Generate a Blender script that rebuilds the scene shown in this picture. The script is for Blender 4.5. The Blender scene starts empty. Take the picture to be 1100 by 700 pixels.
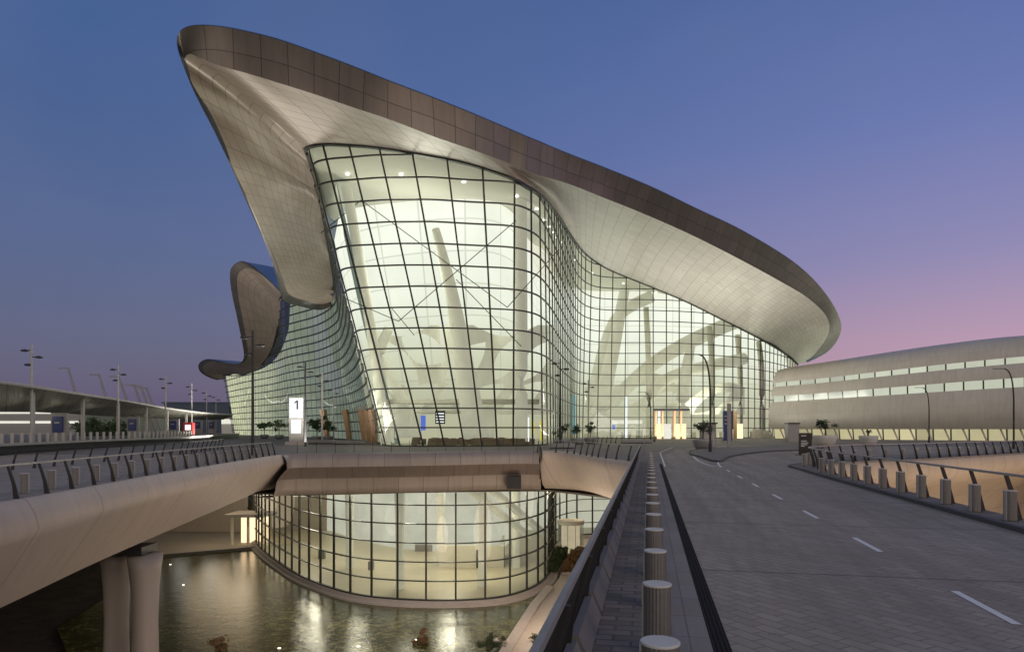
import bpy, bmesh, math, random
from mathutils import Vector, Matrix
from mathutils.geometry import delaunay_2d_cdt as cdt
random.seed(7)
C = bpy.context.scene.collection
# ------------------------------------------------------------------ survey helper
# Site co-ordinates in metres: X right, Y away from the viewer, Z up, road deck z = 0, eye at z = 2.4.
F, U0, V0, H = 733.0, 550.0, 460.0, 2.4
def P(u, v, Y): return Vector(((u-U0)/F*Y, Y, H+(V0-v)/F*Y))
def G(u, v, z=0.0):
    Y = (H-z)*F/(v-V0)
    return Vector(((u-U0)/F*Y, Y, z))
TH = math.atan(147/733.0)
SD = Vector((math.sin(TH), math.cos(TH), 0)); TD = Vector((math.cos(TH), -math.sin(TH), 0))
def ST(s, t, z=0.0): return SD*s + TD*t + Vector((0, 0, z))
def crom(pts, n=6):
    pts = [Vector(p) for p in pts]; out = []
    for i in range(len(pts)-1):
        p0 = pts[max(i-1, 0)]; p1 = pts[i]; p2 = pts[i+1]; p3 = pts[min(i+2, len(pts)-1)]
        for k in range(n):
            t = k/n
            out.append(0.5*((2*p1)+(p2-p0)*t+(2*p0-5*p1+4*p2-p3)*t*t+(3*p1-p0-3*p2+p3)*t**3))
    out.append(pts[-1].copy()); return out
def resample(pts, step, ends=True):
    out = [pts[0].copy()]; acc = 0.0
    for a, b in zip(pts, pts[1:]):
        L = (b-a).length
        while acc+L >= step and L > 1e-9:
            t = (step-acc)/L; a = a.lerp(b, t); out.append(a.copy()); L = (b-a).length; acc = 0.0
        acc += L
    if ends and (out[-1]-pts[-1]).length > step*.3: out.append(pts[-1].copy())
    return out
# ------------------------------------------------------------------ objects
def tag(o, label=None, cat=None, group=None, kind=None):
    if label: o['label'] = label
    if cat: o['category'] = cat
    if group: o['group'] = group
    if kind: o['kind'] = kind
    return o
def empty(name, loc=(0, 0, 0), rz=0, **k):
    o = bpy.data.objects.new(name, None); C.objects.link(o); o.location = loc; o.rotation_euler = (0, 0, rz)
    o.empty_display_size = .3
    return tag(o, **k)
def obj(name, bm, mat, parent=None, smooth=False, **k):
    me = bpy.data.meshes.new(name); bm.to_mesh(me); bm.free()
    if smooth:
        for p in me.polygons: p.use_smooth = True
    for m in (mat if isinstance(mat, (list, tuple)) else [mat]): me.materials.append(m)
    o = bpy.data.objects.new(name, me); C.objects.link(o)
    if parent: o.parent = parent
    return tag(o, **k)
def structure(name, bm, mat, smooth=False): return obj(name, bm, mat, None, smooth, kind='structure')
def copy_tree(o, parent=None):
    c = o.copy(); C.objects.link(c); c.parent = parent
    for ch in [x for x in bpy.data.objects if x.parent is o]: copy_tree(ch, c)
    return c
def B(): return bmesh.new()
def quad(bm, pts):
    return bm.faces.new([bm.verts.new(p) for p in pts])
def box(bm, lo, hi, m=None, mi=0):
    x0, y0, z0 = lo; x1, y1, z1 = hi
    vs = [Vector(v) for v in ((x0,y0,z0),(x1,y0,z0),(x1,y1,z0),(x0,y1,z0),(x0,y0,z1),(x1,y0,z1),(x1,y1,z1),(x0,y1,z1))]
    if m: vs = [m @ v for v in vs]
    vs = [bm.verts.new(v) for v in vs]
    for f in ((0,3,2,1),(4,5,6,7),(0,1,5,4),(1,2,6,5),(2,3,7,6),(3,0,4,7)):
        bm.faces.new([vs[i] for i in f]).material_index = mi
def bevel(bm, w=.02, seg=2):
    bmesh.ops.bevel(bm, geom=bm.edges[:], offset=w, segments=seg, affect='EDGES', profile=.5); return bm
def sweep(bm, pts, w, d, up=Vector((0, 0, 1)), n=4, taper=None):
    """bar along pts; n=4 rectangular (w across, d along up), else round tube of radius w"""
    rings = []
    for i, p in enumerate(pts):
        t = (pts[min(i+1, len(pts)-1)]-pts[max(i-1, 0)]).normalized()
        s = t.cross(up)
        if s.length < 1e-4: s = t.cross(Vector((0, 1, 0)))
        s.normalize(); q = s.cross(t).normalized()
        k = 1 if taper is None else 1+(taper-1)*i/(len(pts)-1)
        if n == 4: o = [s*(-w/2)+q*(-d/2), s*(w/2)+q*(-d/2), s*(w/2)+q*(d/2), s*(-w/2)+q*(d/2)]
        else: o = [s*math.cos(a*2*math.pi/n)*w+q*math.sin(a*2*math.pi/n)*d for a in range(n)]
        rings.append([bm.verts.new(p+v*k) for v in o])
    for a, b in zip(rings, rings[1:]):
        for j in range(n): bm.faces.new((a[j], a[(j+1)%n], b[(j+1)%n], b[j]))
    bm.faces.new(rings[0][::-1]); bm.faces.new(rings[-1])
def tube(bm, pts, r, n=8, taper=None): sweep(bm, [Vector(p) for p in pts], r, r, n=n, taper=taper)
def lathe(bm, prof, n=24, loc=(0, 0, 0), cap=True, a0=0, sx=1, sy=1):
    loc = Vector(loc); rings = []
    for r, z in prof:
        rings.append([bm.verts.new(loc+Vector((sx*r*math.cos(a0+2*math.pi*k/n), sy*r*math.sin(a0+2*math.pi*k/n), z))) for k in range(n)])
    for a, b in zip(rings, rings[1:]):
        for j in range(n): bm.faces.new((a[j], a[(j+1)%n], b[(j+1)%n], b[j]))
    if cap: bm.faces.new(rings[0][::-1]); bm.faces.new(rings[-1])
def loft(curves, uvoff=0.0):
    """sheet through curves (same counts); uv = metres along / across"""
    bm = B(); uv = bm.loops.layers.uv.new('UVMap'); V = [[bm.verts.new(p) for p in c] for c in curves]
    mid = curves[len(curves)//2]; U = [0.0]
    for a, b in zip(mid, mid[1:]): U.append(U[-1]+(b-a).length)
    W = [[uvoff] for _ in mid]
    for i in range(len(mid)):
        for a, b in zip(curves, curves[1:]): W[i].append(W[i][-1]+(a[i]-b[i]).length)
    for j in range(len(curves)-1):
        for i in range(len(mid)-1):
            try: f = bm.faces.new((V[j][i], V[j][i+1], V[j+1][i+1], V[j+1][i]))
            except ValueError: continue
            for l, (a, b) in zip(f.loops, ((i, j), (i+1, j), (i+1, j+1), (i, j+1))): l[uv].uv = (U[a], W[a][b])
    return bm
def slab(poly, z0, z1):
    """flat polygon extruded from z0 (bottom) to z1 (top)"""
    bm = B(); a = [bm.verts.new((p[0], p[1], z0)) for p in poly]; b = [bm.verts.new((p[0], p[1], z1)) for p in poly]
    n = len(poly); bm.faces.new(b); bm.faces.new(a[::-1])
    for i in range(n): bm.faces.new((a[i], a[(i+1)%n], b[(i+1)%n], b[i]))
    bmesh.ops.recalc_face_normals(bm, faces=bm.faces[:]); return bm
def sheet(poly, z):
    bm = B(); pl = []
    for p in poly:
        if not pl or (Vector((p[0], p[1]))-Vector(pl[-1][:2])).length > .02: pl.append((p[0], p[1], 0.0))
    res = cdt([Vector(p[:2]) for p in pl], [], [list(range(len(pl)))], 1, 1e-4)
    vs = [bm.verts.new((p[0], p[1], z)) for p in res[0]]
    for tri in res[2]: bm.faces.new([vs[q] for q in tri])
    bmesh.ops.recalc_face_normals(bm, faces=bm.faces[:])
    if bm.faces[:][0].normal.z < 0: bmesh.ops.reverse_faces(bm, faces=bm.faces[:])
    return bm
# ------------------------------------------------------------------ materials
class N:
    def __init__(s, name):
        s.m = bpy.data.materials.new(name); s.m.use_nodes = True; s.t = s.m.node_tree; s.n = s.t.nodes; s.n.clear()
        s.out = s.n.new('ShaderNodeOutputMaterial')
    def a(s, typ, **k):
        nd = s.n.new('ShaderNode'+typ)
        for a, b in k.items():
            if a.startswith('i_'):
                key = a[2:]; key = int(key) if key.isdigit() else key.replace('_', ' ')
                s.put(nd.inputs[key], b)
            else: setattr(nd, a, b)
        return nd
    def put(s, inp, v):
        if isinstance(v, bpy.types.NodeSocket): s.t.links.new(v, inp)
        elif isinstance(v, bpy.types.Node): s.t.links.new(v.outputs[0], inp)
        elif isinstance(v, tuple) and len(v) == 3 and inp.type == 'RGBA': inp.default_value = (*v, 1)
        else: inp.default_value = v
    def math(s, op, a, b=0.0, c=0.0):
        nd = s.a('Math', operation=op); s.put(nd.inputs[0], a); s.put(nd.inputs[1], b); s.put(nd.inputs[2], c); return nd.outputs[0]
    def mix(s, fac, a, b):
        nd = s.a('Mix', data_type='RGBA'); s.put(nd.inputs[0], fac); s.put(nd.inputs[6], a); s.put(nd.inputs[7], b); return nd.outputs[2]
    def ramp(s, fac, stops):
        nd = s.a('ValToRGB'); s.put(nd.inputs[0], fac); e = nd.color_ramp.elements
        while len(e) < len(stops): e.new(.5)
        for el, (p, c) in zip(e, stops): el.position = p; el.color = (*c, 1) if len(c) == 3 else c
        return nd.outputs[0]
    def noise(s, scale, detail=4, rough=.6, vec=None, dist=0):
        nd = s.a('TexNoise'); nd.inputs['Scale'].default_value = scale; nd.inputs['Detail'].default_value = detail
        nd.inputs['Roughness'].default_value = rough; nd.inputs['Distortion'].default_value = dist
        s.put(nd.inputs['Vector'], vec if vec is not None else s.obj()); return nd.outputs[0]
    def obj(s): return s.a('TexCoord').outputs['Object']
    def uv(s): return s.a('TexCoord').outputs['UV']
    def principled(s, color, rough=.6, metal=0.0, bump=None, bstr=.3, bdist=.02, spec=.5, emis=None, estr=0.0):
        p = s.a('BsdfPrincipled'); s.put(p.inputs['Base Color'], color); s.put(p.inputs['Roughness'], rough); s.put(p.inputs['Metallic'], metal)
        p.inputs['Specular IOR Level'].default_value = spec
        if emis is not None: s.put(p.inputs['Emission Color'], emis); s.put(p.inputs['Emission Strength'], estr)
        if bump is not None:
            b = s.a('Bump'); b.inputs['Strength'].default_value = bstr; b.inputs['Distance'].default_value = bdist
            s.put(b.inputs['Height'], bump); s.t.links.new(b.outputs[0], p.inputs['Normal'])
        s.t.links.new(p.outputs[0], s.out.inputs[0]); return s.m
def plain(name, c, rough=.55, metal=0.0, var=.25, scale=3.0, spec=.5, bump=0.0):
    k = N(name); n = k.noise(scale, 5)
    col = k.mix(n, tuple(x*(1-var) for x in c), tuple(min(1, x*(1+var)) for x in c))
    return k.principled(col, rough, metal, bump=(n if bump else None), bstr=bump, bdist=.01, spec=spec)
def grid_mask(k, vec, su, sv, w, ou=0.0, ov=0.0):
    """1 on joint lines of a grid su x sv, line half width w (in the units of vec)"""
    sp = k.a('SeparateXYZ'); k.put(sp.inputs[0], vec); r = []
    for o, s_, off in ((sp.outputs[0], su, ou), (sp.outputs[1], sv, ov)):
        if not s_: continue
        f = k.math('PINGPONG', k.math('ADD', o, off), s_/2)
        r.append(k.math('LESS_THAN', f, w))
    return r[0] if len(r) == 1 else k.math('MAXIMUM', r[0], r[1])
def cells(k, vec, su, sv):
    """random value per grid cell"""
    sp = k.a('SeparateXYZ'); k.put(sp.inputs[0], vec)
    a = k.math('FLOOR', k.math('DIVIDE', sp.outputs[0], su)); b = k.math('FLOOR', k.math('DIVIDE', sp.outputs[1], sv))
    cb = k.a('CombineXYZ'); k.put(cb.inputs[0], a); k.put(cb.inputs[1], b)
    w = k.a('TexWhiteNoise', noise_dimensions='3D'); k.put(w.inputs[0], cb.outputs[0]); return w.outputs[0]
def panelled(name, c, su, sv, w, rough=.45, metal=0.0, dark=.35, var=.12, skew=0.0, spec=.5, streak=.45):
    k = N(name); uv = k.uv()
    if skew:
        mp = k.a('Mapping', vector_type='POINT'); k.put(mp.inputs[0], uv); mp.inputs['Rotation'].default_value = (0, 0, skew); uv = mp.outputs[0]
    g = grid_mask(k, uv, su, sv, w); ce = cells(k, uv, su, sv or 999)
    n = k.noise(.25, 4); n2 = k.noise(3, 4)
    v = k.math('ADD', k.math('MULTIPLY', ce, var), k.math('ADD', k.math('MULTIPLY', n, .3), k.math('MULTIPLY', n2, .12)))
    col = k.mix(v, tuple(x*.72 for x in c), tuple(min(1, x*1.3) for x in c))
    mp2 = k.a('Mapping'); k.put(mp2.inputs[0], uv); mp2.inputs['Scale'].default_value = (1.6, .22, 1)
    st = k.noise(1.0, 5, .7, vec=mp2.outputs[0]); col = k.mix(k.ramp(st, [(.45, (0, 0, 0)), (.75, (streak,)*3)]), col, tuple(x*.55 for x in c))
    col = k.mix(g, col, tuple(x*dark for x in c))
    return k.principled(col, rough, metal, bump=k.math('SUBTRACT', 1.0, g), bstr=.4, bdist=.03, spec=spec)
M = {}
def glassmat(name, tint, refl=.9, frit=0.0):
    k = N(name); t = k.a('BsdfTransparent'); t.inputs[0].default_value = (*tint, 1)
    g = k.a('BsdfGlossy'); g.inputs['Roughness'].default_value = .03; g.inputs[0].default_value = (.9, .95, 1, 1)
    fr = k.a('Fresnel'); fr.inputs[0].default_value = 1.5
    m = k.a('MixShader'); k.put(m.inputs[0], k.math('MULTIPLY', fr.outputs[0], refl)); k.put(m.inputs[1], t); k.put(m.inputs[2], g)
    last = m
    if frit:
        d = k.a('BsdfTranslucent'); d.inputs[0].default_value = (.75, .8, .7, 1)
        m2 = k.a('MixShader'); m2.inputs[0].default_value = frit; k.put(m2.inputs[1], m); k.put(m2.inputs[2], d); last = m2
    k.t.links.new(last.outputs[0], k.out.inputs[0]); return k.m
def emit(name, c, s, var=0.0, scale=1.0):
    k = N(name); e = k.a('Emission'); 
    if var: 
        n = k.noise(scale, 4); k.put(e.inputs[0], k.mix(n, tuple(x*(1-var) for x in c), c))
    else: e.inputs[0].default_value = (*c, 1)
    e.inputs[1].default_value = s; k.t.links.new(e.outputs[0], k.out.inputs[0]); return k.m
M['glass'] = glassmat('clear_glass', (.92, .95, .9), .5)
M['glass_low'] = glassmat('lower_glass', (.88, .9, .84), .9)
M['glass_side'] = glassmat('side_glass', (.85, .9, .85), .35)
M['mullion'] = plain('mullion_metal', (.045, .045, .04), .4, .6)
M['rowcap'] = plain('row_cap_metal', (.05, .055, .05), .4, .5)
M['fascia'] = panelled('bronze_fascia', (.20, .188, .172), 2.6, 2.1, .035, .34, .45, .3, .3)
M['soffit'] = panelled('soffit_panels', (.58, .545, .49), 2.9, 1.9, .05, .38, .2, .42, .2, streak=.10)
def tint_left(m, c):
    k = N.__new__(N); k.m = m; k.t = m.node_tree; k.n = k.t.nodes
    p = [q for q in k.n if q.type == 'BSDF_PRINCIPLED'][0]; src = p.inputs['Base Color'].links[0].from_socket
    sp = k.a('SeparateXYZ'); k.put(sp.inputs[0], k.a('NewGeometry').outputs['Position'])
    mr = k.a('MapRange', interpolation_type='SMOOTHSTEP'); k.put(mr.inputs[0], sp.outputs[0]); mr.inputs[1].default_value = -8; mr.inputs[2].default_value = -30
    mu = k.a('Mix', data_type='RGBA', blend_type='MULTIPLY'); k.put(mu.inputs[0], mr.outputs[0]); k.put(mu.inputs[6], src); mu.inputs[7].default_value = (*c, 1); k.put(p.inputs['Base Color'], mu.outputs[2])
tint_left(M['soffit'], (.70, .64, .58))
M['rim'] = plain('roof_rim_metal', (.05, .07, .11), .3, .6)
M['rooftop'] = panelled('roof_top_metal', (.06, .11, .2), 2.4, 0, .05, .3, .5)
M['deckfascia'] = panelled('deck_fascia_metal', (.28, .245, .22), 2.4, 0, .022, .5, .1, .35, .25)
M['rampskin'] = panelled('ramp_cladding', (.50, .44, .39), 4.8, 0, .03, .55, .0, .5, .12, skew=.35)
M['dark'] = plain('dark_metal', (.035, .035, .038), .45, .5)
M['steel'] = plain('brushed_steel', (.38, .37, .37), .35, .7, var=.15, scale=8)
M['grey'] = plain('grey_metal', (.25, .25, .25), .5, .2)
M['light_grey'] = plain('light_grey_paint', (.36, .36, .34), .6)
M['concrete'] = plain('concrete', (.38, .35, .33), .8, bump=.2)
M['kerb'] = plain('granite_kerb', (.07, .068, .07), .7, bump=.2)
M['white'] = plain('white_paint', (.72, .72, .70), .6, var=.15, scale=9)
M['navy'] = plain('navy_panel', (.012, .03, .14), .35)
M['black'] = plain('black_panel', (.008, .008, .009), .3)
M['leaf'] = plain('leaf_green', (.035, .06, .018), .6, var=.6, scale=5)
M['leaf_red'] = plain('leaf_russet', (.16, .09, .035), .7, var=.6, scale=5)
M['bark'] = plain('bark', (.07, .05, .035), .9)
M['soil'] = plain('soil', (.06, .045, .03), .95)
M['stonepot'] = plain('planter_stone', (.5, .48, .45), .7)
M['int_white'] = plain('interior_white', (.72, .71, .62), .7, var=.08, spec=.2)
k = N('interior_beige_glow'); n = k.noise(.4, 4); bc = k.mix(n, (.36, .36, .29), (.52, .51, .42)); M['int_beige_glow'] = k.principled(bc, .7, spec=.2, emis=bc, estr=.62)  # beige emits its own colour, standing in for hall light on columns and arches
M['wood'] = plain('warm_wood', (.45, .27, .14), .5, var=.3, scale=2)
M['yellow'] = plain('yellow_panel', (.75, .6, .05), .5)
M['lamp_on'] = emit('lamp_white', (1, .97, .9), 3.0)
M['screen_white'] = emit('lit_screen', (.93, .97, 1), 1.15, .06, 1.5)
M['screen_blue'] = emit('lit_blue', (.12, .2, .75), .9)
M['screen_cyan'] = emit('lit_cyan', (.35, .75, .85), .9)
M['screen_yellow'] = emit('lit_yellow', (.9, .75, .12), .8)
M['warm_glow'] = emit('warm_glow', (1, .72, .42), 1.6)
M['strip'] = emit('strip_light', (1, .96, .85), 1.0, .3, .3)
M['pavlight'] = plain('pale_paving', (.42, .38, .34), .8, bump=.2)
# luminous hall lining
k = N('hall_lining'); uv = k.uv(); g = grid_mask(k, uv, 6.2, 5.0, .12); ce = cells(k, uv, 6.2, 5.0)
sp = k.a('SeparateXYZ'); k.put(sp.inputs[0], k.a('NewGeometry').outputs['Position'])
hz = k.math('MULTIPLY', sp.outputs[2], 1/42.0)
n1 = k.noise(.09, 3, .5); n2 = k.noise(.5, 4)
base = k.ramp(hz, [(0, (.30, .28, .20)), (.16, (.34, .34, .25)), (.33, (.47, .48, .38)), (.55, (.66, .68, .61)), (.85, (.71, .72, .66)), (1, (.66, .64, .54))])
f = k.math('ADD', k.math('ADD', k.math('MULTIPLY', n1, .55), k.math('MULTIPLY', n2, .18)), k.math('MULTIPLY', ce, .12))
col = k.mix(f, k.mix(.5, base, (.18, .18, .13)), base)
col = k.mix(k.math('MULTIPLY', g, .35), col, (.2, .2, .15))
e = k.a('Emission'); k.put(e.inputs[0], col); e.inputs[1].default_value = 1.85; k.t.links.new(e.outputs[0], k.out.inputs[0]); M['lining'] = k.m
# side wing lining : dim, more lit towards the far end and towards the floor
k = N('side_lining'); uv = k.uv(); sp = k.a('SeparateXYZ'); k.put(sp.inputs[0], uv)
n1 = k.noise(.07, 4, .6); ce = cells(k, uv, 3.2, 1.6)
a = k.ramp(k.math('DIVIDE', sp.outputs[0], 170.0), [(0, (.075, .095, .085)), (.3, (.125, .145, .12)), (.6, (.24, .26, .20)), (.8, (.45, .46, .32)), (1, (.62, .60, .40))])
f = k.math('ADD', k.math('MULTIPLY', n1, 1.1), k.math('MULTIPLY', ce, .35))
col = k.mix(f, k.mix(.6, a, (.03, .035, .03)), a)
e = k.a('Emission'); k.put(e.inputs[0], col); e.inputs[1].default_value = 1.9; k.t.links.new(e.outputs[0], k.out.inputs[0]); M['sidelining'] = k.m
# road pavers
def pavers(name, c, bw, bh, rot, mortar, off=.5, var=.35, big=0.06, rough=.7, tracks=False):
    k = N(name); mp = k.a('Mapping'); k.put(mp.inputs[0], k.obj()); mp.inputs['Rotation'].default_value = (0, 0, rot)
    b = k.a('TexBrick'); k.put(b.inputs['Vector'], mp.outputs[0]); b.inputs['Scale'].default_value = 1
    b.inputs['Brick Width'].default_value = bw; b.inputs['Row Height'].default_value = bh; b.inputs['Mortar Size'].default_value = mortar
    b.inputs['Mortar Smooth'].default_value = .2; b.inputs['Bias'].default_value = 0; b.offset = off
    k.put(b.inputs['Color1'], tuple(x*(1-var) for x in c)); k.put(b.inputs['Color2'], tuple(x*(1+var) for x in c)); k.put(b.inputs['Mortar'], tuple(x*.3 for x in c))
    n = k.noise(big*4, 6, .65); n3 = k.noise(25, 3)
    col = k.mix(k.math('MULTIPLY', n, .9), b.outputs['Color'], tuple(x*.55 for x in c))
    col = k.mix(k.math('MULTIPLY', n3, .35), col, tuple(x*1.5 for x in c))
    if tracks:
        m2 = k.a('Mapping'); k.put(m2.inputs[0], k.obj()); m2.inputs['Rotation'].default_value = (0, 0, TH)
        m3 = k.a('Mapping'); k.put(m3.inputs[0], m2.outputs[0]); m3.inputs['Scale'].default_value = (1.1, .05, 1)
        tn = k.noise(1.3, 4, .6, vec=m3.outputs[0]); col = k.mix(k.ramp(tn, [(.42, (0, 0, 0)), (.66, (.5, .5, .5))]), col, tuple(x*.5 for x in c))
        sp_ = k.noise(.9, 8, .8); col = k.mix(k.ramp(sp_, [(.60, (0, 0, 0)), (.68, (.6, .6, .6))]), col, tuple(x*.3 for x in c))
        gj = grid_mask(k, m2.outputs[0], 0, 6.0, .03); col = k.mix(k.math('MULTIPLY', gj, .7), col, tuple(x*.2 for x in c))
    return k.principled(col, k.math('ADD', rough-.12, k.math('MULTIPLY', n, .3)), bump=k.math('ADD', k.math('MULTIPLY', k.math('SUBTRACT', 1.0, b.outputs['Fac']), 1.0), k.math('MULTIPLY', n3, .25)), bstr=.6, bdist=.015, spec=.22)
M['road'] = pavers('road_pavers', (.36, .315, .26), .42, .21, math.radians(52)+TH, .012, var=.2, tracks=True)
M['walk'] = pavers('walkway_pavers', (.22, .195, .168), .4, .2, TH, .018, var=.4)
M['flag'] = pavers('walkway_flags', (.28, .25, .22), .45, .9, TH, .008, off=0, var=.12)
M['plaza'] = pavers('plaza_pavers', (.22, .2, .175), .8, .4, TH, .01, var=.2)
k = N('gutter_grate'); mp = k.a('Mapping'); k.put(mp.inputs[0], k.obj()); mp.inputs['Rotation'].default_value = (0, 0, TH)
g = grid_mask(k, mp.outputs[0], .05, .5, .010); n = k.noise(6)
M['gutter'] = k.principled(k.mix(g, k.mix(n, (.008, .008, .008), (.02, .018, .018)), (.035, .032, .032)), .9, 0, spec=.1)
k = N('site_ground'); n = k.noise(.6, 8, .7); n2 = k.noise(.02, 3)
M['ground'] = k.principled(k.ramp(n, [(.35, (.006, .004, .003)), (.55, (.03, .016, .01)), (.75, (.07, .035, .02))]), .9, bump=n, bstr=1.0, bdist=.3)
k = N('pool_water'); n = k.noise(2.2, 6, .8); n2 = k.noise(.8, 3, .5); n4 = k.noise(1.5, 9, .85); n3 = k.noise(.12, 3)
col = k.ramp(k.math('ADD', k.math('MULTIPLY', n4, .8), k.math('MULTIPLY', n3, .2)), [(.40, (.012, .014, .005)), (.5, (.07, .072, .024)), (.60, (.23, .22, .085))])
M['water'] = k.principled(col, .09, 0, bump=k.math('ADD', n, k.math('MULTIPLY', n2, .7)), bstr=.33, bdist=.05, spec=.6)
# ------------------------------------------------------------------ terrain & decks
LOW = -15.0
big = B(); quad(big, [(-2500, -200, LOW-.3), (2500, -200, LOW-.3), (2500, 4000, LOW-.3), (-2500, 4000, LOW-.3)])
structure('ground', big, M['ground'])
# horizon ground at road level behind the terminal
structure('terrain', sheet([(-2500, 330), (2500, 330), (2500, 4000), (-2500, 4000)], -.35), M['plaza'])

WEST = [(-16.3, 8), (-16.5, 15), (-16.6, 22.1), (-17.4, 28), (-18.4, 34.8), (-19.6, 45), (-20.6, 55), (-21.3, 62.8)]      # ramp edge towards the pool
WESTC = crom([Vector((x, y, 0)) for x, y in WEST], 6)
SLABE = crom([Vector(p) for p in ((-21.3, 62.8, .0), (-20.3, 64.2, .05), (-14.5, 65, .1), (-7, 66, .17), (-2, 67, .24), (2.2, 67.6, .24), (5, 66.0, .2), (6.4, 61, .12), (7.5, 54, .05))], 6)
BW = [ST(s, -.95) for s in (49, 42, 34, 26, 18, 10, 4, -4)]
NEARE = SLABE + crom([SLABE[-1], Vector(ST(50.5, -1.25))] + BW, 3)[1:]
EASTC = [ST(s, 9.35) for s in (-4, 6, 16, 26, 34)]
VOID = crom([EASTC[-1], ST(38.5, 9.55), Vector((18.6, 41.5, 0)), Vector((21.3, 45.0, 0)), Vector((25.8, 48.9, 0)), Vector((31, 51.7, 0)), Vector((38.9, 57.5, 0)), Vector((49, 65, 0)), Vector((62, 75, 0)), Vector((85, 92, 0))], 6)
# the road bridge with the carriageway in front of the viewer and the forecourt behind it: one paved deck
def xy(v): return (v[0], v[1])
deck = [xy(p) for p in NEARE] + [xy(p) for p in EASTC] + [xy(p) for p in VOID[1:]] + [(330, 200), (330, 332), (-330, 332), (-330, 62.8)]
d = sheet(deck, 0); structure('plaza_paving', d, M['plaza'])
structure('ramp_road', sheet([xy(p) for p in WESTC] + [(-46, 62.78), (-30, 8)], 0), M['road'])
# underside of the deck seen from below / other viewpoints
def fascia(edge, side, prof, name, mat, parent=None, label=None, smooth=True, uvo=0):
    cs = []
    nr = []
    for i, p in enumerate(edge):
        t = (edge[min(i+1, len(edge)-1)]-edge[max(i-1, 0)]); t.z = 0; t.normalize()
        nr.append(Vector((t.y, -t.x, 0))*side)
    for o, z in prof: cs.append([p+nr[i]*o+Vector((0, 0, z)) for i, p in enumerate(edge)])
    return obj(name, loft(cs, uvo), mat, parent, smooth, label=label) if label else obj(name, loft(cs, uvo), mat, parent, smooth)
# road carriageway, markings
def strip(t0, t1, s0, s1, z, n=1): return sheet([xy(ST(s0, t0)), xy(ST(s1, t0)), xy(ST(s1, t1)), xy(ST(s0, t1))], z)
structure('road', sheet([xy(ST(-4, .88)), xy(ST(48, .88)), xy(ST(60, 1.2)), xy(ST(80, 3)), xy(ST(100, 10)), xy(ST(100, 60)), xy(ST(80, 60)), xy(ST(70, 24)), xy(ST(60, 14)), xy(ST(52, 11.2)), xy(ST(44, 9)), xy(ST(40, 8.5)), xy(ST(34, 8.42)), xy(ST(-4, 8.42))], .004), M['road'])
structure('gutter', strip(.68, .88, -4, 47, .008), M['gutter'])
w = B(); 
for a, b, c in ((-.62, .24, 'walk'), ):
    pass
structure('walkway', strip(-.62, .27, -4, 52, .008), M['walk'])
structure('walkway_edge', strip(.27, .68, -4, 50, .009), M['flag'])
mk = B()
def stripe(bm, pts, wd, z):
    pts = [Vector((p[0], p[1], z)) for p in pts]
    for i in range(len(pts)-1):
        t = (pts[i+1]-pts[i]).normalized(); n = Vector((t.y, -t.x, 0))*wd/2
        quad(bm, [pts[i]-n, pts[i]+n, pts[i+1]+n, pts[i+1]-n])
for c in range(7):
    s = 9.4+c*5.02; stripe(mk, [ST(s, 4.42), ST(s+1.75, 4.42)], .11, .0085)
stripe(mk, crom([ST(44, 4.42), ST(48, 4.6), Vector((15.8, 52, 0)), Vector((18.5, 60, 0)), Vector((24, 66, 0)), Vector((34, 70, 0)), Vector((48, 73, 0))], 6), .12, .0085)
stripe(mk, crom([ST(44, 4.42), ST(46, 3.9), ST(52, 3.6), ST(62, 3.8)], 4), .12, .0087)
stripe(mk, [ST(44, 1.0), ST(70, 1.1), ST(90, 3)], .1, .0085)
structure('road_markings', mk, M['white'])
# right footway (raised), kerb
FW = [ST(s, 8.46) for s in (-4, 10, 20, 30, 36)] + [Vector((16.9, 40.4, 0)), Vector((17.6, 43.2, 0)), Vector((20.2, 46.3, 0)), Vector((25.2, 50.1, 0)), Vector((30.8, 53.0, 0)), Vector((38.2, 58.6, 0)), Vector((48.3, 66.1, 0)), Vector((61.3, 76.1, 0)), Vector((84.3, 93.1, 0))]
FWC = crom(FW, 5); OUTE = EASTC[:-1]+VOID
structure('footway', slab([xy(p) for p in FWC] + [xy(p) for p in OUTE[::-1]], .001, .10), M['walk'])
kb = B(); sweep(kb, [p+Vector((0, 0, .055)) for p in FWC], .16, .12); structure('kerb', kb, M['kerb'])
# traffic island
isl = crom([G(u, v, 0) for u, v in ((765, 495.5), (775, 496), (782, 491.5), (800, 488), (830, 485), (858, 484), (880, 482.5), (880, 480), (840, 479.5), (800, 481), (770, 482), (745, 484), (742, 488), (752, 491), (765, 495.5))], 4)
structure('traffic_island', slab([xy(p) for p in isl[:-1]], .005, .13), M['plaza'])
kb = B(); sweep(kb, [p+Vector((0, 0, .07)) for p in isl], .2, .14); structure('island_kerb', kb, M['kerb'])
# ------------------------------------------------------------------ road bridge (thing) : fascia, parapet pieces
brid = empty('road_bridge', (0, 20, 0), label='paved road bridge in the right foreground leading to the terminal forecourt', cat='bridge')
def local(o, par):
    o.location = -Vector(par.location) if par.rotation_euler.z == 0 else o.location
def part(name, bm, mat, par, smooth=False, label=None):
    o = obj(name, bm, mat, par, smooth); o.matrix_parent_inverse = Matrix.Translation(-Vector(par.location))
    if label: o['label'] = label
    return o
def fasc(edge, side, prof, name, mat, par, label=None, uvo=0):
    o = fascia(edge, side, prof, name, mat, par); o.matrix_parent_inverse = Matrix.Translation(-Vector(par.location))
    if label: o['label'] = label
    return o
BOWL = [(0, 0), (.12, -.1), (.2, -.5), (.0, -1.0), (-.25, -1.75), (-.6, -2.7), (-1.2, -3.5), (-2.4, -3.95), (-5.2, -4.4)]
fasc([Vector(p) for p in NEARE[len(SLABE)-1:]], 1, BOWL, 'fascia', M['rampskin'], brid)
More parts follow.
